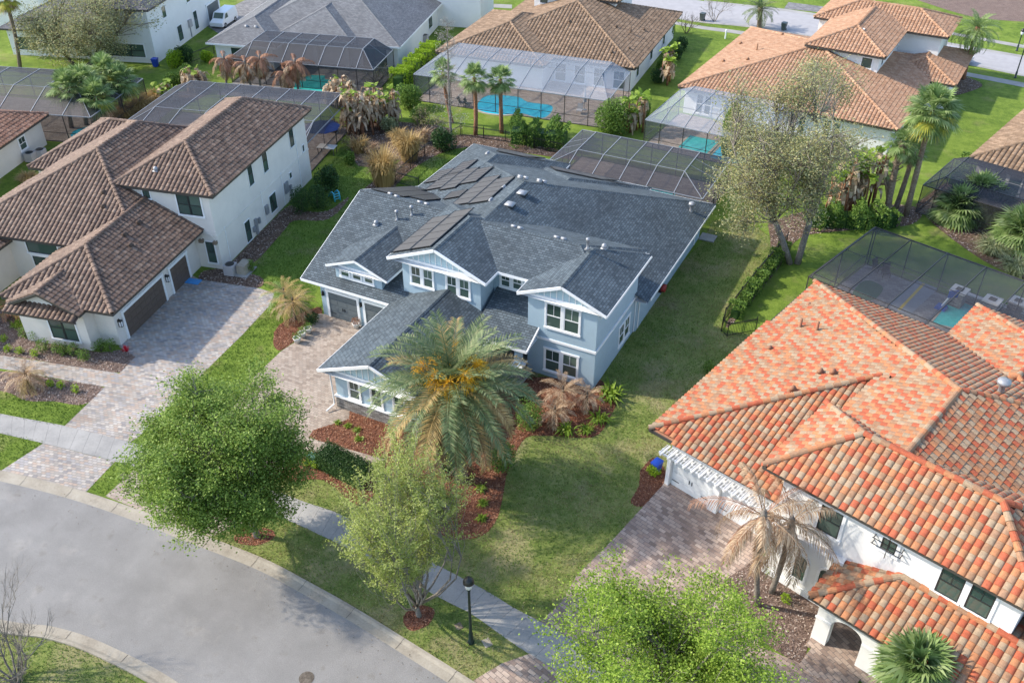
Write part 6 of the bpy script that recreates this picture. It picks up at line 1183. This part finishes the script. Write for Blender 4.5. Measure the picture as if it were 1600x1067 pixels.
# grass blades and mulch chips, too many to count
def scatter(names, mats, dens, make, exclude):
    out = []
    for nm, pts, z, m in SHEETS:
        if nm in names and (mats is None or m in mats):
            lo, hi = pts.min(0), pts.max(0); n = int((hi - lo).prod() * dens); C = lo + RNG.uniform(size=(n, 2)) * (hi - lo); C = C[inside(pts, C)]
            for n2, p2, z2, _ in SHEETS:
                if z2 > z and n2 in exclude and len(C): C = C[~inside(p2, C)]
            k = np.array([800 + F * ((np.array((x, y, 0)) - _C) @ _rt) / ((np.array((x, y, 0)) - _C) @ _fw) for x, y in C]) if len(C) else np.zeros(0)
            out.append(C[(k > -60) & (k < 1660)] if len(C) else C)
    return np.concatenate(out)
EX = {'mulch_bed', 'driveway', 'driveway_apron', 'street', 'sidewalk', 'pool_deck'}
def lownoise(C): x, y = C[:, 0], C[:, 1]; return np.sin(x * .9 + 1.3 * np.sin(y * .55)) + np.sin(y * 1.1 + 1.7 * np.sin(x * .43 + 2)) + .8 * np.sin(x * 2.3 - y * 1.9)
C2 = scatter({'yard_lawn', 'side_lawn'}, None, 90, None, EX)
C = scatter({'front_lawn', 'verge_lawn', 'corner_lawn'}, None, 110, None, EX)
def blades(C, h, w):
    n = len(C); a = RNG.uniform(0, 6.283, n); s = np.stack([np.cos(a), np.sin(a), 0 * a], 1) * w; p = np.concatenate([C, np.full((n, 1), .004)], 1); t = p + np.stack([RNG.normal(0, h * .7, n), RNG.normal(0, h * .7, n), h * RNG.uniform(.5, 1.2, n)], 1)
    return np.stack([p - s, p + s, t + s * .3, t - s * .3], 1)
G_A = island('grass_blade_green', [(0, (.075, .14, .024)), (.5, (.15, .24, .048)), (1, (.235, .32, .085))], .7, transl=.3, spec=.15)
G_B = island('grass_blade_straw', [(0, (.18, .19, .055)), (.5, (.30, .28, .11)), (1, (.40, .34, .19))], .7, transl=.3, spec=.15)
d = lownoise(C) + RNG.normal(0, .8, len(C)) < .55
G_D = island('grass_blade_lush', [(0, (.05, .10, .012)), (.5, (.10, .175, .022)), (1, (.17, .25, .04))], .7, transl=.3, spec=.15); tag(soup('grass', blades(C2, .09, .024), G_D), kind='stuff')
G_C = island('grass_thatch', [(0, (.12, .09, .045)), (.5, (.2, .155, .085)), (1, (.29, .23, .14))], .8, spec=.1)
e = np.sin(C[:, 0] * .62 + 2.1 * np.sin(C[:, 1] * .31)) + np.sin(C[:, 1] * .71 + 1.1 * np.sin(C[:, 0] * .5)) + RNG.normal(0, .55, len(C)) > 1.45
tag(soup('grass', blades(C[d & ~e], .09, .022), G_A), kind='stuff'); tag(soup('grass', blades(C[~d & ~e], .085, .022), G_B), kind='stuff'); tag(soup('grass', blades(C[e], .06, .022), G_C), kind='stuff')
C = scatter({'mulch_bed'}, (MULCH,), 190, None, {'driveway'}); n = len(C)
CH_R = island('bark_chip_red', [(0, (.07, .024, .012)), (.4, (.19, .07, .036)), (.8, (.30, .13, .07)), (1, (.42, .25, .16))], .8, spec=.2); CH_B = island('bark_chip_grey', [(0, (.07, .045, .036)), (.4, (.2, .135, .105)), (.8, (.33, .25, .2)), (1, (.5, .43, .38))], .8, spec=.2)
tag(soup('mulch_chips', leafq(np.concatenate([C, RNG.uniform(.015, .05, (n, 1))], 1), .13, .05, 1.6), CH_R), kind='stuff')
C = scatter({'mulch_bed'}, (MULCHB,), 120, None, {'driveway'}); n = len(C); tag(soup('mulch_chips', leafq(np.concatenate([C, RNG.uniform(.015, .05, (n, 1))], 1), .13, .06, 1.6), CH_B), kind='stuff')
C = scatter({'mulch_bed'}, (MULCHD,), 60, None, {'driveway'}); n = len(C); tag(soup('leaf_litter', leafq(np.concatenate([C, RNG.uniform(.015, .06, (n, 1))], 1), .16, .08, 1.6), CH_B), kind='stuff')

# fallen leaves and grit along the kerbs and on the paving
K = resample(KF, .05); T_ = np.gradient(K, axis=0); T_ /= np.linalg.norm(T_, axis=1)[:, None]; N_ = np.stack([-T_[:, 1], T_[:, 0]], 1); i = RNG.integers(0, len(K), 320)
C = K[i] + N_[i] * (.25 - np.abs(RNG.normal(0, .9, 320)))[:, None] + RNG.normal(0, .1, (320, 2))
C = np.concatenate([C, scatter({'driveway', 'driveway_apron'}, (PAV_A, PAV_C), .9, None, set())]); n = len(C)
tag(soup('fallen_leaves', leafq(np.concatenate([C, RNG.uniform(.02, .035, (n, 1))], 1), .07, .04, 3), island('fallen_leaf', [(0, (.05, .035, .02)), (.5, (.13, .085, .045)), (1, (.24, .17, .09))], .8)), kind='stuff')
